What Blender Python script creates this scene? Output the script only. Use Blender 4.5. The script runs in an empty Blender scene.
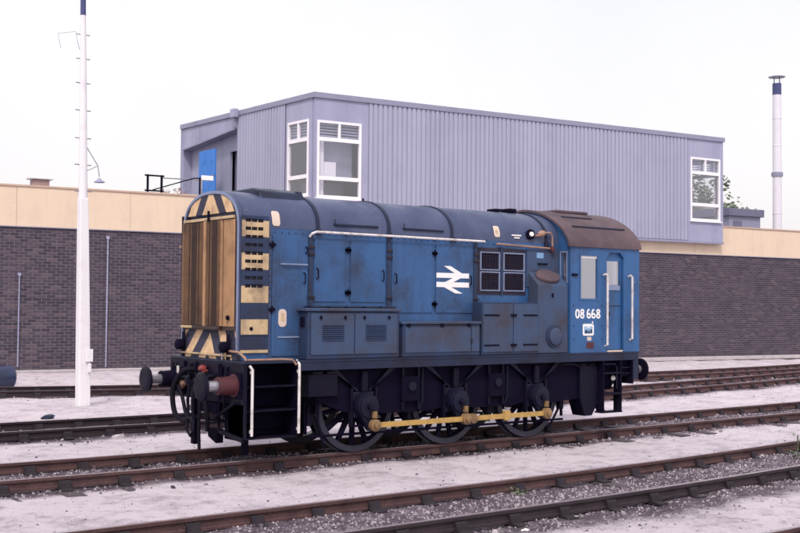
import bpy, math, random
from mathutils import Vector, Matrix
random.seed(7)
sc = bpy.context.scene
C = sc.collection

# ------------------------------------------------------------------ camera
YAW, PITCH, ROLL = 0.6524, 0.0350, 0.0087
fw = Vector((math.sin(YAW)*math.cos(PITCH), math.cos(YAW)*math.cos(PITCH), math.sin(PITCH)))
rt = Vector((math.cos(YAW), -math.sin(YAW), 0)); up = rt.cross(fw)
r2 = rt*math.cos(ROLL)+up*math.sin(ROLL); u2 = -rt*math.sin(ROLL)+up*math.cos(ROLL)
cd = bpy.data.cameras.new('camera'); cam = bpy.data.objects.new('camera', cd); C.objects.link(cam)
M = Matrix.Identity(4)
for i in range(3): M[i][0] = r2[i]; M[i][1] = u2[i]; M[i][2] = -fw[i]
M[0][3], M[1][3], M[2][3] = -11.4293, -14.531, 2.1636
cam.matrix_world = M
cd.sensor_width = 36; cd.lens = 1126.58/800*36; cd.clip_start = 0.1; cd.clip_end = 8000
sc.camera = cam

# ------------------------------------------------------------------ overcast sky and hazy sun
SUN_EL, SUN_AZ = math.radians(50), math.radians(222)     # azimuth clockwise from +Y
w = bpy.data.worlds.new('World'); sc.world = w; w.use_nodes = True
nt = w.node_tree; nt.nodes.clear()
out = nt.nodes.new('ShaderNodeOutputWorld'); add = nt.nodes.new('ShaderNodeAddShader')
b1 = nt.nodes.new('ShaderNodeBackground'); b2 = nt.nodes.new('ShaderNodeBackground')
sky = nt.nodes.new('ShaderNodeTexSky'); sky.sky_type = 'NISHITA'; sky.sun_disc = False
sky.sun_elevation = SUN_EL; sky.sun_rotation = SUN_AZ; sky.dust_density = 5; sky.air_density = 1.5
nt.links.new(sky.outputs[0], b1.inputs[0]); b1.inputs[1].default_value = 0.05
tc = nt.nodes.new('ShaderNodeTexCoord'); nz = nt.nodes.new('ShaderNodeTexNoise'); nz.inputs['Scale'].default_value = 2.2
nz.inputs['Detail'].default_value = 5
rmp = nt.nodes.new('ShaderNodeValToRGB')
rmp.color_ramp.elements[0].position = .3; rmp.color_ramp.elements[0].color = (0.80, 0.765, 0.80, 1)
rmp.color_ramp.elements[1].position = .75; rmp.color_ramp.elements[1].color = (0.93, 0.885, 0.915, 1)
nt.links.new(tc.outputs['Generated'], nz.inputs['Vector']); nt.links.new(nz.outputs[0], rmp.inputs[0])
nt.links.new(rmp.outputs[0], b2.inputs[0]); b2.inputs[1].default_value = 1.0
nt.links.new(b1.outputs[0], add.inputs[0]); nt.links.new(b2.outputs[0], add.inputs[1]); nt.links.new(add.outputs[0], out.inputs[0])
sd = bpy.data.lights.new('sun', 'SUN'); sd.energy = 2.2; sd.angle = math.radians(9); sd.color = (1.0, .94, .90)
so = bpy.data.objects.new('sun', sd); C.objects.link(so)
to_sun = Vector((math.sin(SUN_AZ)*math.cos(SUN_EL), math.cos(SUN_AZ)*math.cos(SUN_EL), math.sin(SUN_EL)))
so.rotation_euler = (-to_sun).to_track_quat('-Z', 'Y').to_euler(); so.location = (0, -20, 30)
sc.view_settings.view_transform = 'Standard'; sc.view_settings.look = 'None'
sc.view_settings.exposure = 0.0; sc.view_settings.gamma = 1.0
sc.cycles.filter_width = 1.9
sc.cycles.max_bounces = 6; sc.cycles.transparent_max_bounces = 12

# ------------------------------------------------------------------ materials
def lin(c):
    return tuple(((v/255)/12.92 if v/255 <= .04045 else ((v/255+.055)/1.055)**2.4) for v in c)
MATS = {}
def base_mat(name, rough=.7, metal=0.0, spec=.3):
    m = bpy.data.materials.new(name); m.use_nodes = True; MATS[name] = m
    p = m.node_tree.nodes['Principled BSDF']
    p.inputs['Roughness'].default_value = rough; p.inputs['Metallic'].default_value = metal
    p.inputs['Specular IOR Level'].default_value = spec
    return m, m.node_tree, p
def N(nt, t, **kw):
    n = nt.nodes.new(t)
    for k, v in kw.items():
        if k in n.inputs: n.inputs[k].default_value = v
        else: setattr(n, k, v)
    return n
def ramp(nt, src, p0, p1):
    r = nt.nodes.new('ShaderNodeMapRange'); r.inputs[1].default_value = p0; r.inputs[2].default_value = p1
    nt.links.new(src, r.inputs[0]); return r.outputs[0]
def mix(nt, f, a, b):
    m = nt.nodes.new('ShaderNodeMix'); m.data_type = 'RGBA'
    if isinstance(f, float): m.inputs[0].default_value = f
    else: nt.links.new(f, m.inputs[0])
    for i, v in ((6, a), (7, b)):
        if isinstance(v, tuple): m.inputs[i].default_value = (*v[:3], 1)
        else: nt.links.new(v, m.inputs[i])
    return m.outputs[2]
def noise(nt, scale, detail=5, vec=None, rough=.6):
    n = N(nt, 'ShaderNodeTexNoise', Scale=scale, Detail=detail, Roughness=rough)
    if vec is None:
        t = nt.nodes.new('ShaderNodeTexCoord'); vec = t.outputs['Object']
    nt.links.new(vec, n.inputs['Vector']); return n.outputs[0]
def streak(nt, sx, sy, sz, detail=4):
    t = nt.nodes.new('ShaderNodeTexCoord'); mp = nt.nodes.new('ShaderNodeMapping')
    mp.inputs['Scale'].default_value = (sx, sy, sz); nt.links.new(t.outputs['Object'], mp.inputs[0])
    return noise(nt, 1.0, detail, mp.outputs[0])
def bump(nt, p, h, strength=.3, dist=.01):
    b = N(nt, 'ShaderNodeBump', Strength=strength, Distance=dist); nt.links.new(h, b.inputs['Height'])
    nt.links.new(b.outputs[0], p.inputs['Normal'])
def grimy(name, col, dirt, amt=.5, rough=.6, scale=2.0, streaks=.4, spec=.3, metal=0.0, fine=None, bmp=.15):
    """paint or metal with soft patches and downward streaks of dirt"""
    m, nt, p = base_mat(name, rough, metal, spec)
    a = ramp(nt, noise(nt, scale, 7), .62-.35*amt, .85-.2*amt)
    c = mix(nt, a, col, dirt)
    if streaks:
        s = ramp(nt, streak(nt, 9, 9, .7), .5, .85)
        ml = N(nt, 'ShaderNodeMath', operation='MULTIPLY'); nt.links.new(s, ml.inputs[0]); ml.inputs[1].default_value = streaks
        c = mix(nt, ml.outputs[0], c, dirt)
    big = ramp(nt, noise(nt, scale*.45, 3), .45, .75); ml = N(nt, 'ShaderNodeMath', operation='MULTIPLY'); nt.links.new(big, ml.inputs[0]); ml.inputs[1].default_value = amt*.45
    c = mix(nt, ml.outputs[0], c, dirt)
    f = ramp(nt, noise(nt, scale*14, 4), .35, .8)
    ml = N(nt, 'ShaderNodeMath', operation='MULTIPLY'); nt.links.new(f, ml.inputs[0]); ml.inputs[1].default_value = .28
    c = mix(nt, ml.outputs[0], c, fine if fine else dirt)
    nt.links.new(c, p.inputs['Base Color'])
    rr = N(nt, 'ShaderNodeMapRange'); rr.inputs[3].default_value = rough-.12; rr.inputs[4].default_value = min(1, rough+.2)
    nt.links.new(a, rr.inputs[0]); nt.links.new(rr.outputs[0], p.inputs['Roughness'])
    if bmp: bump(nt, p, noise(nt, scale*2.2, 6), bmp, .02)
    return m
DIRT = (.055, .048, .062)
grimy('blue', (.028, .096, .250), (.025, .031, .058), .54, .45, 1.6, .6, .35, fine=(.065, .140, .300))
grimy('blue_cab', (.026, .104, .275), (.028, .044, .088), .42, .42, 1.6, .5, .35, fine=(.060, .145, .320))
grimy('blue_roof', (0.0640, 0.0804, 0.1558), (0.0295, 0.0443, 0.1025), .60, .50, 1.4, .2, .4)
grimy('blue_grey', (0.0400, 0.0736, 0.1520), (0.0480, 0.0448, 0.0640), .60, .58, 2.2, .5)
grimy('box_blue', (0.0221, 0.0425, 0.1020), (0.0281, 0.0255, 0.0391), .60, .58, 2.2, .5, .25)
grimy('blue_edge', (.22, .27, .42), (.10, .11, .18), .3, .5)
grimy('cab_roof', (0.1105, 0.0731, 0.0850), (0.0595, 0.0442, 0.0578), .55, .75, 1.6, .15)
grimy('plate_blue', (0.0144, 0.0216, 0.0562), (0.0086, 0.0086, 0.0173), .5, .5, 2.5, .3)
grimy('black', (.0055, .0038, .015), (.009, .0068, .017), .5, .7, 3, .4, .04)
grimy('black_shine', (.0050, .0040, .015), (.010, .008, .018), .4, .5, 3, .3, .14)
grimy('axlebox', (0.0088, 0.0096, 0.0272), (0.0056, 0.0048, 0.0128), .4, .5, 4, .3, .2)
grimy('cream', (0.5940, 0.4410, 0.2565), (0.1800, 0.1260, 0.0990), .46, .6, 4, .4)
grimy('rod_yellow', (.50, .315, .095), (.15, .09, .06), .38, .5, 5, .1)
grimy('radiator', (.055, .033, .028), (.020, .014, .018), .45, .6, 1.5, .6)
grimy('radiator_mid', (.185, .102, .056), (.035, .023, .025), .50, .6, 1.5, .8)
grimy('radiator_gold', (.42, .245, .130), (.22, .125, .08), .40, .6, 3, .4)
grimy('white_paint', (.74, .70, .70), (.26, .21, .22), .40, .55, 9, .3)
grimy('white_mark', (.86, .84, .84), (.6, .58, .62), .1, .5, 8, .1)
grimy('red_brown', (.095, .027, .034), (.022, .014, .022), .45, .6, 6, .3)
grimy('red', (.24, .045, .045), (.08, .03, .035), .3, .5, 6, .3)
grimy('brass', (.36, .215, .155), (.16, .095, .085), .4, .5, 9, .2)
grimy('steel', (.42, .40, .46), (.14, .12, .15), .35, .35, 9, .2, .5, .6)
grimy('tyre_steel', (.022, .022, .042), (.010, .009, .016), .4, .38, 4, .2, .5)
grimy('rubber', (.007, .006, .013), (.014, .012, .018), .3, .75, 6, .1, .1)
grimy('slot_shade', (.007, .007, .015), (.016, .013, .022), .4, .7, 20, .2)
grimy('grille_dark', (.030, .024, .042), (.018, .015, .028), .4, .7, 9, .3)
grimy('rod_grime', (.25, .155, .070), (.09, .055, .04), .4, .5, 6, .2)
grimy('rust', (.130, .070, .066), (.070, .042, .048), .45, .85, 5, .3, fine=(.20, .12, .10))
grimy('rail_head', (.34, .29, .33), (.16, .10, .10), .35, .45, 5, .0, .5, .3)
grimy('rail_rust', (0.0782, 0.0399, 0.0425), (0.0289, 0.0179, 0.0238), .45, .85, 3, .3, fine=(.24, .14, .13))
grimy('rail_dark', (.040, .028, .036), (.020, .016, .024), .5, .7, 3, .3, fine=(.09, .06, .06))
def rail_back():
    m, nt, p = base_mat('rail_back', .85, 0, .2); g = nt.nodes.new('ShaderNodeNewGeometry'); sx = nt.nodes.new('ShaderNodeSeparateXYZ')
    nt.links.new(g.outputs['Position'], sx.inputs[0])
    wob = N(nt, 'ShaderNodeMath', operation='MULTIPLY_ADD'); nt.links.new(noise(nt, .6, 4, g.outputs['Position']), wob.inputs[0]); wob.inputs[1].default_value = 10; nt.links.new(sx.outputs[0], wob.inputs[2])
    c = mix(nt, ramp(nt, wob.outputs[0], 3, 16), (.030, .022, .030), (.120, .066, .068))
    f = ramp(nt, noise(nt, 40, 4, g.outputs['Position']), .45, .8)
    nt.links.new(mix(nt, f, c, (.055, .036, .042)), p.inputs['Base Color'])
rail_back()
grimy('chair_iron', (0.0280, 0.0210, 0.0280), (0.0154, 0.0126, 0.0196), .5, .8, 6, .3)
grimy('sleeper_wood', (.070, .054, .064), (.038, .030, .040), .5, .9, 6, .2, fine=(.22, .19, .21))
grimy('fascia_cream', (.70, .565, .435), (.58, .46, .365), .40, .8, .7, .5, .2, bmp=.05)
grimy('coping', (.50, .36, .28), (.38, .29, .25), .4, .8, 2, .2)
grimy('clad', (.340, .348, .470), (.290, .296, .405), .30, .55, .6, .30, .3, bmp=.03)
grimy('clad_flat', (.315, .320, .455), (.255, .26, .385), .35, .55, .8, .30, .3, bmp=.03)
grimy('clad_trim', (.260, .262, .365), (.20, .20, .295), .3, .5, 1.2, .2, .3, bmp=.03)
grimy('mortar', (.175, .148, .178), (.135, .115, .142), .4, .9, 1.2, .3)
grimy('roof_felt', (.22, .20, .22), (.14, .13, .15), .4, .9, 1.5, .0)
grimy('interior', (.42, .40, .46), (.34, .33, .40), .3, .9, .7, .1)
grimy('curtain', (.82, .80, .84), (.70, .68, .72), .2, .9, 2, .3)
grimy('window_white', (.84, .82, .86), (.62, .60, .66), .15, .5, 3, .3)
grimy('door_blue', (.030, .185, .60), (.03, .14, .42), .3, .45, 2, .2)
grimy('door_grey', (.15, .15, .23), (.11, .11, .17), .3, .6, 2, .2)
grimy('post_white', (.78, .76, .80), (.62, .59, .63), .25, .7, 2.5, .5)
grimy('post_blue', (.05, .06, .17), (.08, .08, .18), .3, .6, 3, .2)
grimy('flue', (.70, .68, .75), (.56, .54, .61), .3, .5, .6, .3)
grimy('drum_blue', (.016, .030, .085), (.02, .022, .05), .4, .4, 3, .3, .5)
grimy('concrete', (.48, .44, .46), (.34, .31, .34), .4, .9, 3, .2)
grimy('timber_dark', (.055, .045, .06), (.09, .075, .085), .4, .9, 4, .2)
grimy('bark', (.09, .07, .06), (.05, .04, .04), .4, .9, 3, .2)
grimy('tan', (.34, .22, .20), (.22, .16, .18), .4, .6, 6, .2)
grimy('pale_patch', (.20, .36, .58), (.14, .26, .45), .3, .6, 6, .2)
grimy('plate_tan', (.66, .54, .46), (.45, .36, .33), .25, .6, 9, .2)

def leaf_mat(name, a, b):
    m, nt, p = base_mat(name, .75, 0, .2)
    g = nt.nodes.new('ShaderNodeNewGeometry')
    nt.links.new(mix(nt, g.outputs['Random Per Island'], a, b), p.inputs['Base Color'])
leaf_mat('leaves', (.06, .085, .06), (.12, .145, .10))
leaf_mat('weed', (.10, .13, .075), (.20, .23, .14))

def brick_mat():
    m, nt, p = base_mat('brick', .85, 0, .15)
    at = N(nt, 'ShaderNodeAttribute', attribute_name='tint')
    r = nt.nodes.new('ShaderNodeValToRGB'); r.color_ramp.elements[0].color = (.038, .033, .052, 1)
    r.color_ramp.elements[1].color = (.120, .090, .110, 1); e = r.color_ramp.elements.new(.55); e.color = (.058, .049, .072, 1)
    nt.links.new(at.outputs['Fac'], r.inputs[0])
    g = nt.nodes.new('ShaderNodeNewGeometry')
    f = ramp(nt, noise(nt, 1.1, 5, g.outputs['Position']), .45, .75)
    ml = N(nt, 'ShaderNodeMath', operation='MULTIPLY'); nt.links.new(f, ml.inputs[0]); ml.inputs[1].default_value = .45
    c = mix(nt, ml.outputs[0], r.outputs[0], (.110, .086, .110))
    f2 = ramp(nt, noise(nt, 60, 3, g.outputs['Position']), .4, .8)
    ml = N(nt, 'ShaderNodeMath', operation='MULTIPLY'); nt.links.new(f2, ml.inputs[0]); ml.inputs[1].default_value = .3
    nt.links.new(mix(nt, ml.outputs[0], c, (.14, .115, .145)), p.inputs['Base Color'])
brick_mat()

def stone_mat():
    m, nt, p = base_mat('stones', .95, 0, .15)
    g = nt.nodes.new('ShaderNodeNewGeometry')
    r = nt.nodes.new('ShaderNodeValToRGB')
    r.color_ramp.elements[0].color = (.06, .046, .066, 1); r.color_ramp.elements[1].color = (.44, .39, .43, 1)
    e = r.color_ramp.elements.new(.45); e.color = (.22, .185, .22, 1)
    nt.links.new(g.outputs['Random Per Island'], r.inputs[0]); nt.links.new(r.outputs[0], p.inputs['Base Color'])
stone_mat()

def ground_mat():
    m, nt, p = base_mat('ballast', .95, 0, .1)
    g = nt.nodes.new('ShaderNodeNewGeometry'); pos = g.outputs['Position']
    pale = mix(nt, ramp(nt, noise(nt, .55, 6, pos), .35, .7), (.67, .60, .655), (.56, .495, .56))
    pale = mix(nt, ramp(nt, noise(nt, 1.3, 9, pos, .75), .50, .80), pale, (.36, .31, .365))
    pale = mix(nt, ramp(nt, noise(nt, 5.5, 9, pos, .8), .62, .76), pale, (.24, .20, .245))
    pale = mix(nt, ramp(nt, noise(nt, 22, 5, pos, .75), .42, .72), pale, (.70, .635, .685))
    sp = ramp(nt, noise(nt, 42, 3, pos, .7), .60, .70)
    ml = N(nt, 'ShaderNodeMath', operation='MULTIPLY'); nt.links.new(sp, ml.inputs[0]); ml.inputs[1].default_value = .75
    pale = mix(nt, ml.outputs[0], pale, (.26, .215, .26))
    gr = ramp(nt, noise(nt, 95, 4, pos, .8), .50, .72); mg = N(nt, 'ShaderNodeMath', operation='MULTIPLY'); nt.links.new(gr, mg.inputs[0]); mg.inputs[1].default_value = .45
    pale = mix(nt, mg.outputs[0], pale, (.30, .255, .305))
    dark = mix(nt, ramp(nt, noise(nt, 30, 5, pos, .8), .38, .66), (.036, .027, .040), (.21, .17, .205))
    at = N(nt, 'ShaderNodeAttribute', attribute_name='stain_shade')
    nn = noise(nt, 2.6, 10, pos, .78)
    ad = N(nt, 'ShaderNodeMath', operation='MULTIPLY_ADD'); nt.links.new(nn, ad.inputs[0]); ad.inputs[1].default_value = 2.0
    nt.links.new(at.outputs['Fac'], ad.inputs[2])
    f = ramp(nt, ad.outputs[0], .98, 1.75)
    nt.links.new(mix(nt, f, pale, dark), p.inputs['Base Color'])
    bump(nt, p, noise(nt, 34, 7, pos, .8), .8, .035)
ground_mat()

def stripe_mat(name, k, period, off, duty, floor=-99):
    m, nt, p = base_mat(name, .6)
    t = nt.nodes.new('ShaderNodeTexCoord'); s = nt.nodes.new('ShaderNodeSeparateXYZ'); nt.links.new(t.outputs['Object'], s.inputs[0])
    ab = N(nt, 'ShaderNodeMath', operation='ABSOLUTE'); nt.links.new(s.outputs[1], ab.inputs[0])
    ma = N(nt, 'ShaderNodeMath', operation='MULTIPLY_ADD'); nt.links.new(s.outputs[2], ma.inputs[0]); ma.inputs[1].default_value = k
    nt.links.new(ab.outputs[0], ma.inputs[2])
    mxn = N(nt, 'ShaderNodeMath', operation='MAXIMUM'); nt.links.new(ma.outputs[0], mxn.inputs[0]); mxn.inputs[1].default_value = floor
    sb = N(nt, 'ShaderNodeMath', operation='SUBTRACT'); nt.links.new(mxn.outputs[0], sb.inputs[0]); sb.inputs[1].default_value = off
    dv = N(nt, 'ShaderNodeMath', operation='DIVIDE'); nt.links.new(sb.outputs[0], dv.inputs[0]); dv.inputs[1].default_value = period
    fr = N(nt, 'ShaderNodeMath', operation='FRACT'); nt.links.new(dv.outputs[0], fr.inputs[0])
    lt = N(nt, 'ShaderNodeMath', operation='LESS_THAN'); nt.links.new(fr.outputs[0], lt.inputs[0]); lt.inputs[1].default_value = duty
    yel = mix(nt, ramp(nt, noise(nt, 5, 6), .45, .8), (.66, .46, .27), (.30, .19, .13))
    nt.links.new(mix(nt, lt.outputs[0], (.030, .030, .060), yel), p.inputs['Base Color'])
stripe_mat('stripes_top', .66, .44, 2.31, .52, 2.40)
stripe_mat('stripes_low', .75, .46, .75*1.45+.02, .45)

def glass_mat(name, tint, refl=.5):
    m = bpy.data.materials.new(name); m.use_nodes = True; MATS[name] = m; nt = m.node_tree; nt.nodes.clear()
    o = nt.nodes.new('ShaderNodeOutputMaterial'); t = nt.nodes.new('ShaderNodeBsdfTransparent'); g = nt.nodes.new('ShaderNodeBsdfGlossy')
    t.inputs[0].default_value = (*tint, 1); g.inputs['Roughness'].default_value = .03; g.inputs[0].default_value = (.95, .95, 1, 1)
    fr = N(nt, 'ShaderNodeLayerWeight', Blend=.5); pw = N(nt, 'ShaderNodeMath', operation='POWER'); pw.inputs[1].default_value = 4.0
    nt.links.new(fr.outputs['Facing'], pw.inputs[0]); mr = N(nt, 'ShaderNodeMapRange'); mr.inputs[3].default_value = refl*.3; mr.inputs[4].default_value = 1.0
    mx = nt.nodes.new('ShaderNodeMixShader'); nt.links.new(pw.outputs[0], mr.inputs[0]); nt.links.new(mr.outputs[0], mx.inputs[0])
    nt.links.new(t.outputs[0], mx.inputs[1]); nt.links.new(g.outputs[0], mx.inputs[2]); nt.links.new(mx.outputs[0], o.inputs[0])
glass_mat('glass', (.97, .97, .99), .30)
glass_mat('cab_glass', (.92, .92, .96), 1.15)

def rainstreak(name, col):
    m = MATS[name]; nt = m.node_tree; p = nt.nodes['Principled BSDF']; src = p.inputs['Base Color'].links[0].from_socket
    a = ramp(nt, streak(nt, 3.1, 3.1, .10, 6), .48, .78); ml = N(nt, 'ShaderNodeMath', operation='MULTIPLY'); nt.links.new(a, ml.inputs[0]); ml.inputs[1].default_value = .55
    c = mix(nt, ml.outputs[0], src, col)
    b = ramp(nt, streak(nt, .9, .9, .04, 2), .40, .62); ml = N(nt, 'ShaderNodeMath', operation='MULTIPLY'); nt.links.new(b, ml.inputs[0]); ml.inputs[1].default_value = .35
    nt.links.new(mix(nt, ml.outputs[0], c, (.40, .40, .54)), p.inputs['Base Color'])
rainstreak('clad', (.23, .235, .34)); rainstreak('clad_flat', (.20, .205, .31)); 
def rust_runs(name, col, k=.5):
    m = MATS[name]; nt = m.node_tree; p = nt.nodes['Principled BSDF']; src = p.inputs['Base Color'].links[0].from_socket
    a = ramp(nt, streak(nt, 16, 16, 1.4, 7), .60, .74); b = ramp(nt, noise(nt, 1.1, 4), .46, .62)
    ml = N(nt, 'ShaderNodeMath', operation='MULTIPLY'); nt.links.new(a, ml.inputs[0]); nt.links.new(b, ml.inputs[1])
    m2 = N(nt, 'ShaderNodeMath', operation='MULTIPLY'); nt.links.new(ml.outputs[0], m2.inputs[0]); m2.inputs[1].default_value = k
    c = mix(nt, m2.outputs[0], src, col)
    ch = ramp(nt, noise(nt, 34, 6, None, .8), .66, .70)
    m3 = N(nt, 'ShaderNodeMath', operation='MULTIPLY'); nt.links.new(ch, m3.inputs[0]); nt.links.new(b, m3.inputs[1])
    nt.links.new(mix(nt, m3.outputs[0], c, (.10, .055, .045)), p.inputs['Base Color'])
for n_ in ('blue', 'blue_cab', 'box_blue', 'plate_blue'): rust_runs(n_, (.035, .030, .045), .7)
rust_runs('blue_grey', (.11, .075, .075), .7); rust_runs('blue_roof', (.20, .19, .26), .6)

# ------------------------------------------------------------------ mesh helpers
class MB:
    def __init__(s): s.v = []; s.f = []; s.sm = []
    def face(s, idx, smooth=False): s.f.append(idx); s.sm.append(smooth)
    def box(s, x0, x1, y0, y1, z0, z1):
        x0, x1 = min(x0, x1), max(x0, x1); y0, y1 = min(y0, y1), max(y0, y1); z0, z1 = min(z0, z1), max(z0, z1)
        b = len(s.v)
        s.v += [(x0, y0, z0), (x1, y0, z0), (x1, y1, z0), (x0, y1, z0), (x0, y0, z1), (x1, y0, z1), (x1, y1, z1), (x0, y1, z1)]
        for q in ((0, 3, 2, 1), (4, 5, 6, 7), (0, 1, 5, 4), (1, 2, 6, 5), (2, 3, 7, 6), (3, 0, 4, 7)): s.face([b+i for i in q])
        return s
    def prism(s, poly, axis, a, c):
        """2D polygon extruded along axis from a to c"""
        def P(u, v, t): return {'x': (t, u, v), 'y': (u, t, v), 'z': (u, v, t)}[axis]
        b = len(s.v); n = len(poly)
        s.v += [P(u, v, a) for u, v in poly]+[P(u, v, c) for u, v in poly]
        s.face([b+i for i in range(n)]); s.face([b+n+i for i in range(n)][::-1])
        for i in range(n): s.face([b+i, b+n+i, b+n+(i+1) % n, b+(i+1) % n])
        return s
    def strip(s, poly, axis, a, c, smooth=True):
        """open 2D polyline extruded along axis, no caps"""
        def P(u, v, t): return {'x': (t, u, v), 'y': (u, t, v), 'z': (u, v, t)}[axis]
        b = len(s.v); n = len(poly)
        s.v += [P(u, v, a) for u, v in poly]+[P(u, v, c) for u, v in poly]
        for i in range(n-1): s.face([b+i, b+n+i, b+n+i+1, b+i+1], smooth)
        return s
    def tube(s, pts, r, n=8, cap=True):
        pts = [Vector(p) for p in pts]; rs = r if isinstance(r, (list, tuple)) else [r]*len(pts)
        b = len(s.v); prev = None
        for i, p in enumerate(pts):
            d = (pts[min(i+1, len(pts)-1)]-pts[max(i-1, 0)]).normalized()
            if prev is None:
                a = d.orthogonal().normalized()
            else:
                a = (prev-d*prev.dot(d)).normalized()
            prev = a; c = d.cross(a)
            for k in range(n):
                t = 2*math.pi*k/n; s.v.append(tuple(p+(a*math.cos(t)+c*math.sin(t))*rs[i]))
        for i in range(len(pts)-1):
            for k in range(n):
                s.face([b+i*n+k, b+i*n+(k+1) % n, b+(i+1)*n+(k+1) % n, b+(i+1)*n+k], True)
        if cap:
            s.face([b+k for k in range(n)][::-1]); e = b+(len(pts)-1)*n; s.face([e+k for k in range(n)])
        return s
    def lathe(s, prof, o, axis, n=24, ring=False):
        """prof: (distance along axis, radius) pairs"""
        ax = Vector(axis).normalized(); a = ax.orthogonal().normalized(); c = ax.cross(a); o = Vector(o); b = len(s.v)
        for h, r in prof:
            for k in range(n):
                t = 2*math.pi*k/n; s.v.append(tuple(o+ax*h+(a*math.cos(t)+c*math.sin(t))*max(r, 1e-4)))
        for i in range(len(prof)-1):
            for k in range(n):
                s.face([b+i*n+k, b+i*n+(k+1) % n, b+(i+1)*n+(k+1) % n, b+(i+1)*n+k], True)
        e = b+(len(prof)-1)*n
        if ring:
            for k in range(n): s.face([e+k, e+(k+1) % n, b+(k+1) % n, b+k], True)
        else:
            s.face([b+k for k in range(n)][::-1]); s.face([e+k for k in range(n)])
        return s
    def grid(s, us, vs, holes, t0, t1, axis):
        """wall sheet with openings: cells us x vs minus holes (i,j), between depths t0 and t1"""
        def P(u, v, t): return {'x': (t, u, v), 'y': (u, t, v), 'z': (u, v, t)}[axis]
        solid = lambda i, j: 0 <= i < len(us)-1 and 0 <= j < len(vs)-1 and (i, j) not in holes
        for i in range(len(us)-1):
            for j in range(len(vs)-1):
                if not solid(i, j): continue
                A, B, Cc, D = us[i], us[i+1], vs[j], vs[j+1]
                for t, o in ((t0, 1), (t1, -1)):
                    b = len(s.v); s.v += [P(A, Cc, t), P(B, Cc, t), P(B, D, t), P(A, D, t)]; s.face([b, b+1, b+2, b+3][::o])
                for (di, dj, e) in ((-1, 0, ((A, Cc), (A, D))), (1, 0, ((B, Cc), (B, D))), (0, -1, ((A, Cc), (B, Cc))), (0, 1, ((A, D), (B, D)))):
                    if not solid(i+di, j+dj):
                        b = len(s.v); (p, q) = e; s.v += [P(*p, t0), P(*q, t0), P(*q, t1), P(*p, t1)]; s.face([b, b+1, b+2, b+3])
        return s
    def mesh(s, name):
        me = bpy.data.meshes.new(name); me.from_pydata(s.v, [], s.f)
        me.polygons.foreach_set('use_smooth', s.sm); me.update()
        if any(s.sm): me.set_sharp_from_angle(angle=math.radians(40))
        return me
    def build(s, name, mat, parent=None, bev=0, fix=True):
        me = s.mesh(name)
        if fix:
            import bmesh
            bm = bmesh.new(); bm.from_mesh(me); bmesh.ops.recalc_face_normals(bm, faces=bm.faces); bm.to_mesh(me); bm.free()
        return link(name, me, mat, parent, bev)
def link(name, me, mat, parent=None, bev=0):
    if not me.materials: me.materials.append(MATS[mat])
    o = bpy.data.objects.new(name, me); C.objects.link(o); o.parent = parent
    if bev:
        b = o.modifiers.new('bevel', 'BEVEL'); b.width = bev; b.segments = 2; b.limit_method = 'ANGLE'; b.angle_limit = math.radians(40)
    return o
def tag(o, label, cat, group=None):
    o['label'] = label; o['category'] = cat
    if group: o['group'] = group
    return o
def thing(name, label, cat, loc=(0, 0, 0), rz=0, group=None):
    o = bpy.data.objects.new(name, None); C.objects.link(o); o.location = loc; o.rotation_euler = (0, 0, rz)
    o.empty_display_size = .2
    return tag(o, label, cat, group)
def struct(o): o['kind'] = 'structure'; return o
def copy_to(o, loc, parent):
    c = o.copy(); C.objects.link(c); c.parent = parent; c.location = loc; return c

# ------------------------------------------------------------------ track lines (centre y as a function of x)
def y_near(x):
    return -4.84 if x < -3 else (-4.84+.0062*(x+3)**2 if x < 6 else -4.84+.0062*81+.1116*(x-6))
def y_loco(x):
    return .011*(x+4)**2 if x < -4 else (0 if x < 5 else .003*(x-5)**2)
def y_mid(x): return 5.22+.0036*(x+2)**2
def y_back(x): return 10.2+.0078*(x-20)**2
def y_corner(x): return -8.72+.0045*(x+3)**2 if x > -3 else -8.72
GZ = -.165
TRACKS = [(y_loco, -14, 42), (y_near, -14, 24), (y_mid, -12, 38), (y_back, -10, 44), (y_corner, -9, 14)]

# ------------------------------------------------------------------ ground
def frange(a, b, st):
    n = int(round((b-a)/st)); return [a+(b-a)*i/n for i in range(n+1)]
def wall_y(x): return 20.824-.1322*x
def gnoise(x, y):
    return .012*math.sin(x*2.1+1.3*math.sin(y*1.7))+.010*math.sin(y*3.3+x*.7)+.008*math.sin(x*5.3-y*2.9)
def stain_shade(x, y):
    v = 0
    for k, (fn, a, b) in enumerate(TRACKS):
        d = y-fn(x)
        if k == 1: e = max(0, 1-max(0, abs(d+.22)-.98)/.35)*.78
        elif k == 0: e = max(0, 1-max(0, abs(d)-.92)/.25)*(1.35 if -4.2 < x < 4.6 else .85)  # track-bed oil, plus shade painted darker beneath the locomotive
        elif k == 4: e = max(0, 1-max(0, abs(d)-.9)/.4)*.6
        else: e = max(0, 1-max(0, abs(d)-.95)/.45)*.80
        # spilt oil and grit along the outer rails
        for s in (-.75, .75): e = max(e, max(0, 1-abs(d-s*1.12)/.32)*.66)
        v = max(v, e)
    dw = wall_y(x)-y
    v = max(v, max(0, 1-abs(dw-.25)/.35)*.55)
    return v
def gheight(x, y):
    rise = max(0, min(1, (y-14.8)/4.5)); return GZ+.155*rise*rise*(3-2*rise)
xs = [-3000, -800, -200, -60, -25]+frange(-16, 44, .2)+[60, 150, 500, 3000]
ys = [-3000, -800, -200, -60, -25]+frange(-13, 23, .18)+[60, 150, 500, 3000]
gv, gs, gf = [], [], []
for y in ys:
    for x in xs:
        gv.append((x, y, gheight(x, y)+(gnoise(x, y) if abs(x) < 50 and abs(y) < 30 else 0)))
        gs.append(stain_shade(x, y) if -20 < x < 50 and -14 < y < 24 else 0)
nx = len(xs)
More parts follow.
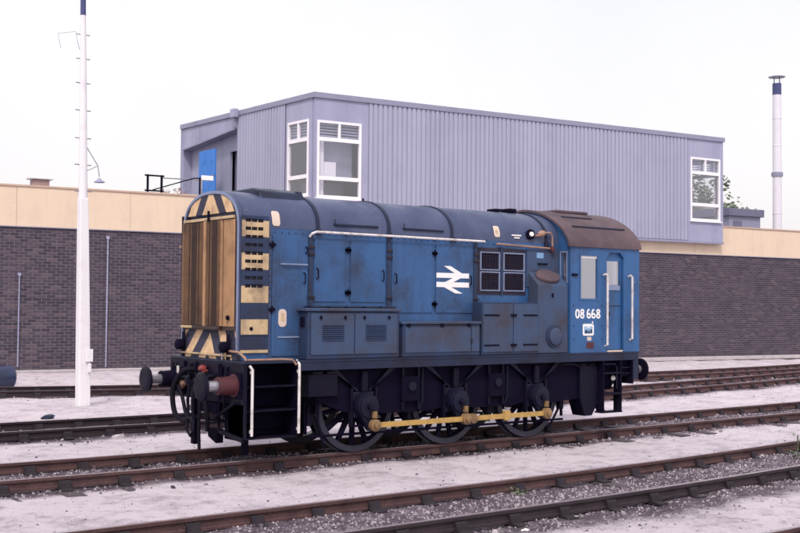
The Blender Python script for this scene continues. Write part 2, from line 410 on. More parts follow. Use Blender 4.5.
for j in range(len(ys)-1):
    for i in range(nx-1): gf.append((j*nx+i, j*nx+i+1, (j+1)*nx+i+1, (j+1)*nx+i))
me = bpy.data.meshes.new('ground'); me.from_pydata(gv, [], gf)
me.polygons.foreach_set('use_smooth', [True]*len(gf))
at = me.attributes.new('stain_shade', 'FLOAT', 'POINT'); at.data.foreach_set('value', gs)
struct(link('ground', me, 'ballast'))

# loose stones, uncountable
def stones(name, n, area, size, seed):
    R = random.Random(seed); v, f = [], []
    for _ in range(n):
        x, y = area(R); r = R.uniform(*size)*(2.0 if R.random() < .03 else 1); z = gheight(x, y)+gnoise(x, y)+r*.15
        b = len(v); a0 = R.random()*6.28
        for k in range(4):
            a = a0+k*1.571+R.uniform(-.4, .4); rr = r*R.uniform(.7, 1.25); v.append((x+rr*math.cos(a), y+rr*math.sin(a), z-r*.3))
        for k in range(3):
            a = a0+.7+k*2.09+R.uniform(-.4, .4); rr = r*R.uniform(.3, .8); v.append((x+rr*math.cos(a), y+rr*math.sin(a), z+r*R.uniform(.4, .9)))
        f += [(b, b+1, b+4), (b+1, b+5, b+4), (b+1, b+2, b+5), (b+2, b+6, b+5), (b+2, b+3, b+6), (b+3, b+4, b+6), (b+3, b, b+4), (b+4, b+5, b+6)]
    me = bpy.data.meshes.new(name); me.from_pydata(v, [], f)
    o = link(name, me, 'stones'); o['kind'] = 'stuff'; return o
def a_near(R):
    x = R.uniform(-9, 8); return x, y_near(x)+R.gauss(-.15, .62)
def a_loco(R):
    x = R.uniform(-9, 16); return x, y_loco(x)+R.choice((-1, 1))*abs(R.gauss(.55, .35))
def a_back(R):
    x = R.uniform(-7, 32); fn = R.choice((y_mid, y_back)); return x, fn(x)+R.gauss(0, .75)
def a_wide(R):
    return R.uniform(-9, 24), R.uniform(-8.5, 18)
tag(stones('ballast_stones', 12000, a_near, (.008, .021), 1), 'loose dark and pale ballast stones along the nearest tracks', 'stones')
tag(stones('ballast_stones', 9000, a_loco, (.008, .024), 2), 'loose ballast stones beside the rails under the locomotive', 'stones')
tag(stones('ballast_stones', 6000, a_back, (.012, .032), 3), 'loose ballast stones along the rusty tracks behind the locomotive', 'stones')
tag(stones('ballast_stones', 7000, a_wide, (.006, .015), 4), 'fine pale stones scattered over the whole dusty yard', 'stones')

# ------------------------------------------------------------------ tracks
RAILP = [(-.034, -.148), (.034, -.148), (.034, -.122), (.010, -.112), (.010, -.046), (.034, -.038), (.035, -.006), (.028, 0), (-.028, 0), (-.035, -.006), (-.034, -.038), (-.010, -.046), (-.010, -.112), (-.034, -.122)]
def rail(fn, off, a, b, x0, y0):
    m = MB(); X = frange(a, b, .8); n = len(RAILP)
    for x in X:
        dy = (fn(x+.05)-fn(x-.05))/.1; L = math.hypot(1, dy); nxv, nyv = -dy/L, 1/L
        for (p, z) in RAILP: m.v.append((x+nxv*(off+p)-x0, fn(x)+nyv*(off+p)-y0, z))
    for i in range(len(X)-1):
        for k in range(n): m.face([i*n+k, i*n+(k+1) % n, (i+1)*n+(k+1) % n, (i+1)*n+k])
    m.face(list(range(n))[::-1]); e = (len(X)-1)*n; m.face([e+k for k in range(n)])
    return m
slp = MB().box(-.125, .125, -1.30, 1.30, -.325, -.182).mesh('sleeper'); slp.materials.append(MATS['sleeper_wood'])
chm = MB()
chm.prism([(-.19, -.172), (.19, -.172), (.19, -.152), (.085, -.138), (.060, -.060), (.040, -.050), (.038, -.125), (-.036, -.125), (-.038, -.055), (-.056, -.065), (-.080, -.138), (-.19, -.152)], 'x', -.078, .078)
chm = chm.mesh('rail_chair'); chm.materials.append(MATS['chair_iron'])
TL = ['rails the blue locomotive stands on', 'nearest complete track crossing the foreground in dark grit', 'rusty track directly behind the locomotive, beside the white post',
      'farthest track, along the foot of the brick wall', 'track at the lower right corner, showing only its rail end']
for k, (fn, a, b) in enumerate(TRACKS):
    x0 = 0.0; y0 = fn(0.0)
    t = thing('railway_track', TL[k], 'railway track', (x0, y0, 0), 0, 'parallel yard tracks')
    for s in (-1, 1):
        rl = rail(fn, s*.7525, a, b, x0, y0).build('rail', 'rail_back' if k in (2, 3) else ('rail_dark' if k == 1 and s < 0 else 'rail_rust'), t)
        rl.data.materials.append(MATS['rail_head'])
        zc = rl.data.polygons
        for p in zc:
            if p.normal.z > .8 and p.center.z > -.01: p.material_index = 1
    x = a+.3
    while x < b-.2:
        dy = (fn(x+.05)-fn(x-.05))/.1
        so_ = bpy.data.objects.new('sleeper', slp); C.objects.link(so_); so_.parent = t
        so_.location = (x-x0, fn(x)-y0, random.uniform(-.012, .012)+(.022 if k == 0 and x > 3.5 else 0)); so_.rotation_euler = (0, 0, math.atan(dy)+random.uniform(-.012, .012))
        for s in (-1, 1):
            c = bpy.data.objects.new('rail_chair', chm); C.objects.link(c); c.parent = so_; c.location = (0, s*.7525, -so_.location.z)
            if s < 0: c.rotation_euler = (0, 0, math.pi)
        x += .76

# ------------------------------------------------------------------ depot building: low brick range with cream fascia
ANG = math.atan(-.1322)
dep = thing('depot_building', 'long low depot of dark blue-purple brick with a cream fascia, behind the tracks', 'building', (0, 20.824, 0), ANG)
S0, S1 = -14.0, 56.0
NC = 47; PH = 4.56/NC; PL = .29
wall = MB().box(S0, S1, .014, .40, -.05, 4.56).build('brick_wall', 'mortar', dep)
def brick_verts(s, z, l, h, out, jit):
    a, b2_, c, d = s+.015, s+l-.015, z+.0145, z+h-.0145
    y = -out
    return [(a, .03, c), (b2_, .03, c), (b2_, .03, d), (a, .03, d), (a+.003, y, c+.003), (b2_-.003, y, c+.003), (b2_-.003, y, d-.003), (a+.003, y, d-.003)]
BF = [(4, 5, 6, 7), (0, 1, 5, 4), (1, 2, 6, 5), (2, 3, 7, 6), (3, 0, 4, 7)]
variants = []
for k in range(8):
    me = bpy.data.meshes.new('brick'); me.from_pydata(brick_verts(0, 0, PL, PH, random.uniform(0, .006), 0), [], BF)
    a = me.attributes.new('tint', 'FLOAT', 'FACE'); a.data.foreach_set('value', [k/7]*5); me.materials.append(MATS['brick']); variants.append(me)
bv, bf, bt = [], [], []
singles = 0
for c in range(NC):
    s = S0+(PL/2 if c % 2 else 0)
    while s < S1-PL:
        if -.15 <= s < 1.66 and singles < 300:
            o = bpy.data.objects.new('brick', random.choice(variants)); C.objects.link(o); o.parent = wall; o.location = (s, 0, c*PH); singles += 1
        else:
            b = len(bv); bv += brick_verts(s, c*PH, PL, PH, random.uniform(0, .006), 0); bf += [tuple(b+i for i in q) for q in BF]; bt += [min(1, max(0, random.gauss(.45, .27)))]*5
        s += PL
me = bpy.data.meshes.new('bricks'); me.from_pydata(bv, [], bf); a = me.attributes.new('tint', 'FLOAT', 'FACE'); a.data.foreach_set('value', bt)
o = link('bricks', me, 'brick', wall); o['kind'] = 'stuff'
fas = MB().box(0, 3.592, -.045, .34, 4.562, 5.80).mesh('fascia_panel'); fas.materials.append(MATS['fascia_cream'])
s = S0
while s < S1-.1:
    o = link('fascia_panel', fas, 'fascia_cream', dep); o.location = (s, random.uniform(-.004, .004), 0); s += 3.6
MB().box(S0, S1, -.08, .42, 5.803, 5.87).build('coping', 'coping', dep, .01)
MB().box(S0, S1, -.055, .0, 4.535, 4.560).build('drip_rail', 'clad_trim', dep)
MB().box(S0, S1, .42, 26, 5.40, 5.55).build('roof', 'roof_felt', dep)
MB().box(S0, S0+.3, .42, 26, -.05, 5.40).build('end_wall', 'mortar', dep)
MB().box(S1-.3, S1, .42, 26, -.05, 5.40).build('end_wall', 'mortar', dep)
MB().box(S0, S1, 26, 26.3, -.05, 5.87).build('rear_wall', 'mortar', dep)
MB().box(S0, S1, -.28, .0, -.10, .055).build('plinth', 'concrete', dep, .02)
# conduits fixed to the wall
for (s, z0, z1, lab) in ((3.28, .10, 4.28, 'tall thin white conduit pipe on the brick wall right of the lamp post'), (.52, .16, 3.03, 'short thin white conduit pipe on the brick wall left of the lamp post')):
    c = thing('conduit_pipe', lab, 'pipe', (0, 20.824, 0), ANG, 'conduits on the brick wall')
    MB().tube([(s, -.05, z0), (s, -.05, z1)], .022, 8).build('pipe', 'clad_flat', c)
    MB().box(s-.05, s+.05, -.07, 0, z1-.02, z1+.07).build('junction_box', 'clad_flat', c)
    for z in (z0+.5, (z0+z1)/2, z1-.5): MB().box(s-.05, s+.05, -.028, 0, z, z+.03).build('clip', 'steel', c)

# ------------------------------------------------------------------ office block on the roof (lilac-grey ribbed cladding)
blk = thing('office_block', 'raised lilac-grey ribbed metal office block with corner windows above the depot', 'building', (0, 20.824, 0), ANG)
Y0 = -.30; SA, SB = 10.54, 30.66; ZB, ZT = 5.12, 9.78
SK = (-.16, .987)
def ribs(a, b, pitch=.205, depth=.048):
    pts = []; u = a
    n = max(1, int(round((b-a)/pitch))); p = (b-a)/n
    for i in range(n):
        u = a+i*p; pts += [(u, 0), (u+p*.62, 0), (u+p*.70, depth), (u+p*.92, depth)]
    pts.append((b, 0)); return pts
def window(parent, us, zs, place, name='window'):
    """white frame with two small top lights, a tall pane and a low pane; place(u,depth,z) -> local point"""
    U0, U1 = us; Z0, Z1, Z2, Z3 = zs; um = (U0+U1)/2
    def bx(m, a, b, c, d, z0, z1):
        k = len(m.v)
        m.v += [place(a, c, z0), place(b, c, z0), place(b, d, z0), place(a, d, z0), place(a, c, z1), place(b, c, z1), place(b, d, z1), place(a, d, z1)]
        for q in ((0, 3, 2, 1), (4, 5, 6, 7), (0, 1, 5, 4), (1, 2, 6, 5), (2, 3, 7, 6), (3, 0, 4, 7)): m.face([k+i for i in q])
    m = MB(); t = .085
    bx(m, U0, U0+t, -.03, .09, Z0, Z3); bx(m, U1-t, U1, -.03, .09, Z0, Z3)
    bx(m, U0+t, U1-t, -.03, .09, Z3-t, Z3); bx(m, U0+t, U1-t, -.03, .09, Z0, Z0+t)
    fr = m.build(name, 'window_white', parent)
    m = MB(); bx(m, U0+t, U1-t, -.035, .085, Z2-.07, Z2+.07); m.build('transom', 'window_white', fr)
    m = MB(); bx(m, U0+t, U1-t, -.035, .085, Z1-.07, Z1+.07); m.build('transom', 'window_white', fr)
    m = MB(); bx(m, um-.04, um+.04, -.025, .08, Z2+.07, Z3-t); m.build('mullion', 'window_white', fr)
    for (a, b, c, d) in ((U0+t, um-.04, Z2+.07, Z3-t), (um+.04, U1-t, Z2+.07, Z3-t), (U0+t, U1-t, Z1+.07, Z2-.07), (U0+t, U1-t, Z0+t, Z1-.07)):
        m = MB(); bx(m, a, b, .03, .038, c, d); m.build('pane', 'glass', fr)
    m = MB(); bx(m, U0-.05, U1+.05, -.09, .0, Z0-.06, Z0-.003); m.build('sill', 'window_white', fr)
    for (a, b) in ((U0+t, um-.04), (um+.04, U1-t)):
        z = Z2+.11
        while z < Z3-.1:
            m = MB(); bx(m, a, b, .12, .16, z, z+.05); m.build('blind_slat', 'clad_flat', fr); z += .105
    return fr
WZ = (6.02, 6.72, 8.12, 8.79)
fp = lambda u, d, z: (u, Y0+d, z)
# front wall with openings
MB().grid([SA+.0, 10.64, 12.42, 12.73], [ZB, WZ[0], WZ[3], 9.58], {(1, 1)}, Y0, Y0+.14, 'y').build('corner_panel', 'clad_flat', blk)
MB().grid([28.55, 28.69, 30.47, SB], [ZB, WZ[0], WZ[3], 9.58], {(1, 1)}, Y0, Y0+.14, 'y').build('corner_panel', 'clad_flat', blk)
m = MB(); pr = [(u, Y0+d-.035) for u, d in ribs(12.735, 28.545)]
b0 = len(m.v); m.strip(pr, 'z', ZB+.02, 9.58, False); m.build('ribbed_cladding', 'clad', blk, fix=False)
MB().box(12.735, 28.545, Y0+.02, Y0+.14, ZB, 9.58).build('backing_wall', 'clad_flat', blk)
window(blk, (10.64, 12.42), WZ, fp); window(blk, (28.69, 30.47), WZ, fp)
MB().box(SA-.05, SB+.06, Y0-.07, Y0+.16, 9.583, ZT).build('roof_fascia', 'clad_trim', blk, .01)
MB().box(SA-.02, SB+.02, Y0-.035, Y0+.10, ZB-.10, ZB-.003).build('bottom_trim', 'clad_trim', blk, .008)
# left face, slightly skew; t runs away from the corner, o points outwards
LN = (-SK[1], SK[0])                    # outward normal of the left face (towards -s)
def lp(t, d, z): return (SA+SK[0]*t-LN[0]*d, Y0+.0+SK[1]*t-LN[1]*d, z)
def lgrid(ts, zs, holes, d0, d1, name, mat):
    m = MB().grid(ts, zs, holes, d0, d1, 'y'); m.v = [lp(*p) for p in m.v]; return m.build(name, mat, blk)
def lbox(t0, t1, d0, d1, z0, z1, name, mat, bev=0, parent=None):
    m = MB().box(t0, t1, d0, d1, z0, z1); m.v = [lp(*p) for p in m.v]; return m.build(name, mat, parent or blk, bev)
LZ = (6.10, 6.80, 8.14, 8.86)
lgrid([.145, .35, 1.72, 1.86], [ZB, LZ[0], LZ[3], 9.58], {(1, 1)}, 0, .14, 'corner_panel', 'clad_flat')
window(blk, (.35, 1.72), LZ, lp)
m = MB().strip([(u, d-.035) for u, d in ribs(1.865, 5.28, .205)], 'z', ZB, 9.58, False); m.v = [lp(*p) for p in m.v]; m.build('ribbed_cladding', 'clad', blk, fix=False)
lbox(1.865, 5.28, .02, .14, ZB, 9.58, 'backing_wall', 'clad_flat')
lbox(-.02, 9.95, -.07, .16, 9.583, ZT, 'roof_fascia', 'clad_trim', .01)
# upper fascia with a raking soffit over the recessed entrance
m = MB().prism([(5.285, 9.13), (9.88, 8.70), (9.88, 9.58), (5.285, 9.58)], 'y', 0, .10); m.v = [lp(*p) for p in m.v]; m.build('raking_fascia', 'clad_flat', blk)
m = MB().prism([(5.285, 9.06), (9.7, 8.64), (9.7, 8.70), (5.285, 9.127)], 'y', -.10, .37); m.v = [lp(*p) for p in m.v]; m.build('raking_soffit', 'clad_trim', blk)
lbox(9.70, 9.88, 0, .5, ZB, 8.69, 'end_post', 'clad_flat')
lgrid([5.30, 5.45, 6.50, 9.69], [ZB, 8.32, 9.4], {(1, 0)}, .38, .48, 'recess_wall', 'clad')
lbox(5.45, 6.50, .60, .65, ZB, 8.32, 'inner_door', 'door_grey', .01)
lbox(5.28, 5.30, .14, .48, ZB, 9.1, 'recess_side', 'clad_trim')
hp = lbox(5.13, 5.46, -.28, -.075, 9.50, 9.84, 'rain_hopper', 'clad_flat', .015)
lbox(5.25, 5.37, -.17, -.076, 9.10, 9.519, 'downpipe', 'clad_trim', .01)
bd = lbox(6.30, 7.62, -.42, -.37, ZB+.5, 8.36, 'open_door', 'door_blue', .008)
bd['label'] = 'bright blue open door leaf'
lbox(6.38, 6.44, -.46, -.421, 7.2, 7.35, 'handle', 'steel', 0, bd)
lbox(6.32, 7.6, -.435, -.421, 7.30, 7.36, 'rail', 'door_blue', 0, bd)
# roof slab, underside, rear, right end with its corner window
far = (SA+SK[0]*9.9, Y0+SK[1]*9.9)
MB().prism([(SA, Y0+.162), (SB, Y0+.162), (SB+SK[0]*9.9, far[1]), far], 'z', 9.50, 9.74).build('roof', 'roof_felt', blk)
MB().prism([(SA+.3, Y0+.145), (SB-.15, Y0+.145), (SB+SK[0]*9.9, far[1]), far], 'z', ZB+.0, ZB+.15).build('floor', 'interior', blk)
MB().box(far[0], SB+SK[0]*9.9, far[1], far[1]+.12, 5.56, 9.58).build('rear_wall', 'clad_flat', blk)
def ep(t, d, z): return (SB+SK[0]*t+LN[0]*d, Y0+SK[1]*t+LN[1]*d, z)
m = MB().grid([.145, .30, 1.95, 9.9], [ZB, WZ[0], WZ[3], 9.5], {(1, 1)}, 0, .14, 'y'); m.v = [ep(*p) for p in m.v]; m.build('end_wall', 'clad_flat', blk)
window(blk, (.30, 1.95), WZ, ep)
MB().box(14.2, 14.3, Y0+.2, Y0+9, ZB+.16, 9.45).build('partition', 'interior', blk)
MB().box(10.2, 14.2, 4.2, 4.3, ZB+.16, 9.45).build('partition', 'interior', blk)
MB().box(10.76, 11.02, Y0+.22, Y0+.26, 6.1, 8.2).build('curtain', 'curtain', blk)
MB().box(11.03, 12.36, Y0+.60, Y0+.63, 6.80, 8.3).build('net_curtain', 'clad', blk)
MB().box(11.06, 11.55, Y0+.30, Y0+.34, 6.75, 7.35).build('notice_board', 'curtain', blk)
MB().box(11.2, 12.6, 1.4, 2.2, ZB+.16, 6.75).build('desk', 'interior', blk)

# ------------------------------------------------------------------ things on the depot roof
def L2W(s, d, z=0):
    return (s*math.cos(ANG)-d*math.sin(ANG), 20.824+s*math.sin(ANG)+d*math.cos(ANG), z)
v = thing('roof_ventilator', 'small reddish roof vent with a white cap above the cream fascia, far left', 'vent', L2W(1.52, 2, 5.55), ANG)
MB().box(-.45, .45, -.3, .3, 0, .50).build('base', 'window_white', v, .02); MB().box(-.28, .28, -.2, .2, .501, .72).build('cowl', 'tan', v, .02); MB().box(-.40, .40, -.28, .28, .721, .80).build('cap', 'window_white', v, .02)
r = thing('roof_railing', 'dark metal safety railing on the depot roof left of the blue door', 'railing', L2W(5.2, 2, 5.55), ANG)
for x in (0, .50): 
    MB().box(x-.035, x+.035, -.035, .035, 0, 1.15).build('post', 'black', r)
for z in (.55, 1.08): MB().box(-.12, .58, -.06, -.036, z, z+.06).build('rail', 'black', r)
for z in (.5, 1.05): MB().tube([(.535, 0, z), (2.4, .2, z+.05)], .02, 6).build('rail', 'steel', r)
MB().box(1.95, 2.0, -.02, .03, 0, 1.1).build('post', 'steel', r)
b = thing('planter', 'white trough of dry plants on the roof beside the blue door', 'planter', L2W(6.3, 2.4, 5.55), ANG)
MB().box(-.55, .55, -.2, .2, 0, .45).build('trough', 'window_white', b, .02)
m = MB()
for _ in range(90):
    x, y, z = random.uniform(-.5, .5), random.uniform(-.18, .18), random.uniform(.42, .75); k = len(m.v); rr = .07
    m.v += [(x+random.uniform(-rr, rr), y+random.uniform(-rr, rr), z+random.uniform(-rr, rr)) for _ in range(3)]; m.face([k, k+1, k+2])
m.build('plants', 'tan', b, fix=False)
b = thing('barrier_rail', 'thin dark handrail with a white sign on the roof before the blue door', 'railing', L2W(6.8, 1.2, 5.55), ANG)
MB().tube([(-1.6, .2, .55), (-.2, 0, 1.02), (.35, 0, 1.05)], .022, 6).build('rail', 'black', b); MB().box(.0, .05, -.03, .03, 0, 1.05).build('post', 'black', b)
MB().box(.06, .50, -.06, -.031, .98, 1.14).build('sign', 'white_mark', b)
b = thing('plant_room', 'small dark grey plant room on the roof right of the office block', 'building', L2W(37.6, 6, 5.5), ANG)
MB().box(0, 2.3, 0, 2.5, 0, 1.55).build('walls', 'clad_trim', b); MB().box(-.15, 2.45, -.15, 2.6, 1.551, 1.95).build('roof_band', 'door_grey', b, .02)
MB().box(.3, .9, -.03, -.003, .1, 1.3).build('door', 'door_grey', b)
f = thing('flue_stack', 'tall slim pale metal flue with a dark flat cap, far right', 'chimney', L2W(47.95, 12, 0), ANG)
MB().lathe([(0, .27), (15.4, .27)], (0, 0, 0), (0, 0, 1), 20).build('stack', 'flue', f)
MB().lathe([(0, .272), (.72, .272)], (0, 0, 15.402), (0, 0, 1), 20).build('collar', 'post_blue', f)
for z in (4.2, 6.1, 8.0, 12.2, 13.9): MB().lathe([(0, .277), (.05, .287), (.10, .277)], (0, 0, z), (0, 0, 1), 20).build('joint_band', 'flue', f)
MB().lathe([(0, .34), (.12, .355), (.26, .34)], (0, 0, 10.35), (0, 0, 1), 20).build('clamp', 'clad_trim', f)
for a in range(4): MB().box(.22*math.cos(a*1.57)-.02, .22*math.cos(a*1.57)+.02, .22*math.sin(a*1.57)-.02, .22*math.sin(a*1.57)+.02, 16.12, 16.5).build('strut', 'clad_trim', f)
MB().lathe([(0, .50), (.03, .52), (.10, .10)], (0, 0, 16.5), (0, 0, 1), 20).build('cap', 'clad_trim', f)

def tree(loc, h, rad, n, lab, seed):
    R = random.Random(seed); t = thing('tree', lab, 'tree', loc, 0, 'trees beyond the depot')
    m = MB(); m.tube([(0, 0, 0), (.1, .05, h*.4), (0, .1, h*.75)], [.22, .16, .06], 8)
    for k in range(9):
        a = R.random()*6.28; z = h*R.uniform(.4, .75); m.tube([(0, .05, z), (rad*.35*math.cos(a), rad*.35*math.sin(a), z+h*.1), (rad*.8*math.cos(a), rad*.8*math.sin(a), z+h*.18)], [.08, .05, .02], 6)
    m.build('trunk', 'bark', t)
    m = MB(); cl = [(R.gauss(0, rad*.45), R.gauss(0, rad*.45), h*R.uniform(.5, .98), R.uniform(.35, .8)*rad*.55) for _ in range(26)]
    for _ in range(n):
        cx, cy, cz, cr = R.choice(cl); p = Vector((R.gauss(0, 1), R.gauss(0, 1), R.gauss(0, .8))).normalized()*cr*R.random()**.4
        c = Vector((cx, cy, cz))+p; a = Vector((R.gauss(0, 1), R.gauss(0, 1), R.gauss(0, 1))).normalized()*.17; b_ = a.orthogonal().normalized()*.10
        k = len(m.v); m.v += [tuple(c-a), tuple(c+b_), tuple(c+a), tuple(c-b_)]; m.face([k, k+1, k+2, k+3])
    m.build('crown', 'leaves', t, fix=False)
tree(L2W(46.5, 15, 0), 8.6, 2.2, 1500, 'leafy green tree rising behind the small plant room', 3)
tree(L2W(49.5, 20.5, 0), 11.3, 2.6, 2600, 'tree glimpsed through the right corner window of the office block', 5)
tree(L2W(41.0, 11.0, 0), 8.3, 1.3, 800, 'slim tree between the office block and the plant room', 8)

# ------------------------------------------------------------------ lamp post
p = thing('lamp_post', 'tall white tapering lamp post with step irons, left of the locomotive', 'lamp post', (-1.65, 9.96, gheight(-1.65, 9.96)))
def lean(z): return (-.018*z, 0, z)
m = MB(); b = 0
for z, h in ((0, .135), (2.0, .125), (4.7, .102)):
    x = lean(z)[0]; m.v += [(x-h, -h, z), (x+h, -h, z), (x+h, h, z), (x-h, h, z)]
for i in range(2):
    for k in range(4): m.face([i*4+k, i*4+(k+1) % 4, i*4+4+(k+1) % 4, i*4+4+k])
m.face([3, 2, 1, 0]); m.face([8, 9, 10, 11]); m.build('lower_shaft', 'post_white', p, .03)
MB().tube([lean(4.69), lean(7), lean(8.85)], [.100, .082, .062], 14).build('upper_shaft', 'post_white', p)
MB().tube([lean(8.84), lean(10.2)], [.064, .058], 14).build('dark_top', 'post_blue', p)
MB().box(-.22, .22, -.22, .22, -.2, .035).build('footing', 'concrete', p, .02)
x = lean(1.0)[0]; MB().box(x+.0, x+.16, -.20, -.145, 1.02, 1.30).build('fuse_box', 'post_white', p, .01); MB().box(x+.05, x+.13, -.19, -.148, .78, .98).build('cable_cover', 'post_white', p, .01)
for z in (4.85, 5.45, 6.05, 6.68, 7.30, 7.85, 8.4):
    x = lean(z)[0]; MB().tube([(x-.20+(z-4.8)*.012, 0, z), (x+.20-(z-4.8)*.012, 0, z)], .013, 6).build('step_iron', 'steel', p)
x = lean(5.4)[0]; br = MB().tube([(x+.05, 0, 5.9), (x+.33, -.05, 5.45), (x+.37, -.05, 5.20)], .012, 6).build('bracket', 'steel', p)
MB().tube([(x+.05, 0, 5.30), (x+.33, -.05, 5.45)], .010, 6).build('stay', 'steel', br)
MB().lathe([(0, .03), (.04, .06), (.08, .12), (.10, .12)], (x+.37, -.05, 5.17), (0, 0, -1), 16).build('lamp_shade', 'clad_flat', p)
x = lean(8.3)[0]; MB().tube([(x-.08, 0, 8.05), (x-.22, -.1, 8.42), (x-.62, -.1, 8.32), (x-.55, -.1, 8.0)], .006, 6).build('cable_loop', 'steel', p)

# ------------------------------------------------------------------ odds and ends in the yard
d = thing('oil_drum', 'blue steel drum lying at the wall foot on the far left', 'drum', (-2.05, 16.0, gheight(-1.5, 16.0)+.30), .15)
MB().lathe([(-.85, .27), (-.84, .30), (-.30, .30), (-.28, .315), (-.26, .30), (.26, .30), (.28, .315), (.30, .30), (.82, .30), (.84, .31), (.86, .29), (.86, .27)], (0, 0, 0), (1, 0, 0), 28).build('shell', 'drum_blue', d)
MB().lathe([(0, .265), (.012, .265)], (.845, 0, 0), (1, 0, 0), 28).build('lid', 'drum_blue', d)
tag(MB().box(-.1, 1.55, 7.55, 7.95, GZ, GZ+.13).build('timber_baulk', 'timber_dark', None, .01), 'dark timber baulk lying by the far buffer behind the track', 'timber')
tag(MB().box(-6.4, -2.6, y_mid(-4.5)-.62, y_mid(-4.5)-.42, GZ+.01, GZ+.10).build('loose_plank', 'concrete', None, .01), 'long pale plank lying between the rails on the left', 'plank')
R = random.Random(11)
def rubble(x, y, r, lab, mat, grp=None):
    m = MB(); n = 10
    prof = []
    o = Vector((x, y, GZ+r*.2))
    for k in range(n): pass
    import bmesh
    bm = bmesh.new(); bmesh.ops.create_icosphere(bm, subdivisions=2, radius=r)
    for vv in bm.verts: vv.co = Vector((vv.co.x*1.5, vv.co.y, vv.co.z*.6))*R.uniform(.75, 1.2)
    me = bpy.data.meshes.new('rubble_lump'); bm.to_mesh(me); bm.free()
    ob = link('rubble_lump', me, mat); ob.location = o; tag(ob, lab, 'rubble', grp)
rubble(-3.35, 4.05, .08, 'pale lump beside the near rail of the left track behind', 'concrete')
rubble(-3.2, 7.9, .10, 'dark blue-grey lump on the gravel left of the lamp post', 'box_blue')
rubble(-3.2, -5.95, .032, 'white stone beside the nearest track', 'white_mark')
for (x, y, n, h, lab) in ((4.75, -3.95, 26, .34, 'tall green weed growing by the rail at the right edge'), (4.1, -4.35, 30, .12, 'low pale green weed between the nearest rails, right'), (-1.75, -4.32, 22, .10, 'small green weed tuft at the nearest rail, centre')):
    t = thing('weed', lab, 'weed', (x, y, GZ), 0, 'weeds between the tracks'); m = MB()
    for _ in range(n):
        a = R.random()*6.28; rr = R.uniform(.02, .12); z = R.uniform(.1, 1)*h; b = Vector((rr*math.cos(a), rr*math.sin(a), z)); L = R.uniform(.03, .07)
        q1 = Vector((math.cos(a), math.sin(a), R.uniform(-.2, .8)))*L; q2 = Vector((-math.sin(a), math.cos(a), 0))*L*.35
        k = len(m.v); m.v += [tuple(b), tuple(b+q1*.5+q2), tuple(b+q1), tuple(b+q1*.5-q2)]; m.face([k, k+1, k+2, k+3])
    m.build('leaves', 'weed', t, fix=False)
    m = MB()
    for k in range(4): m.tube([(0, 0, 0), (R.uniform(-.03, .03), R.uniform(-.03, .03), h*.9)], .004, 5)
    m.build('stems', 'weed', t)

# ================================================================== the locomotive (x along, cab at +x; near side -y; rail top z=0)
loco = thing('shunting_locomotive', 'grimy blue diesel shunting locomotive with yellow coupling rods and white running number', 'locomotive')
def P(mb, name, mat, parent=None, bev=0, fix=True): return mb.build(name, mat, parent or loco, bev, fix)
def bx(name, mat, x0, x1, y0, y1, z0, z1, bev=0, parent=None): return P(MB().box(x0, x1, y0, y1, z0, z1), name, mat, parent, bev)
HW, XF, XC, XR, PW = .85, -3.77, 2.45, 4.20, 1.125
ZP = 1.39                                         # running plate top
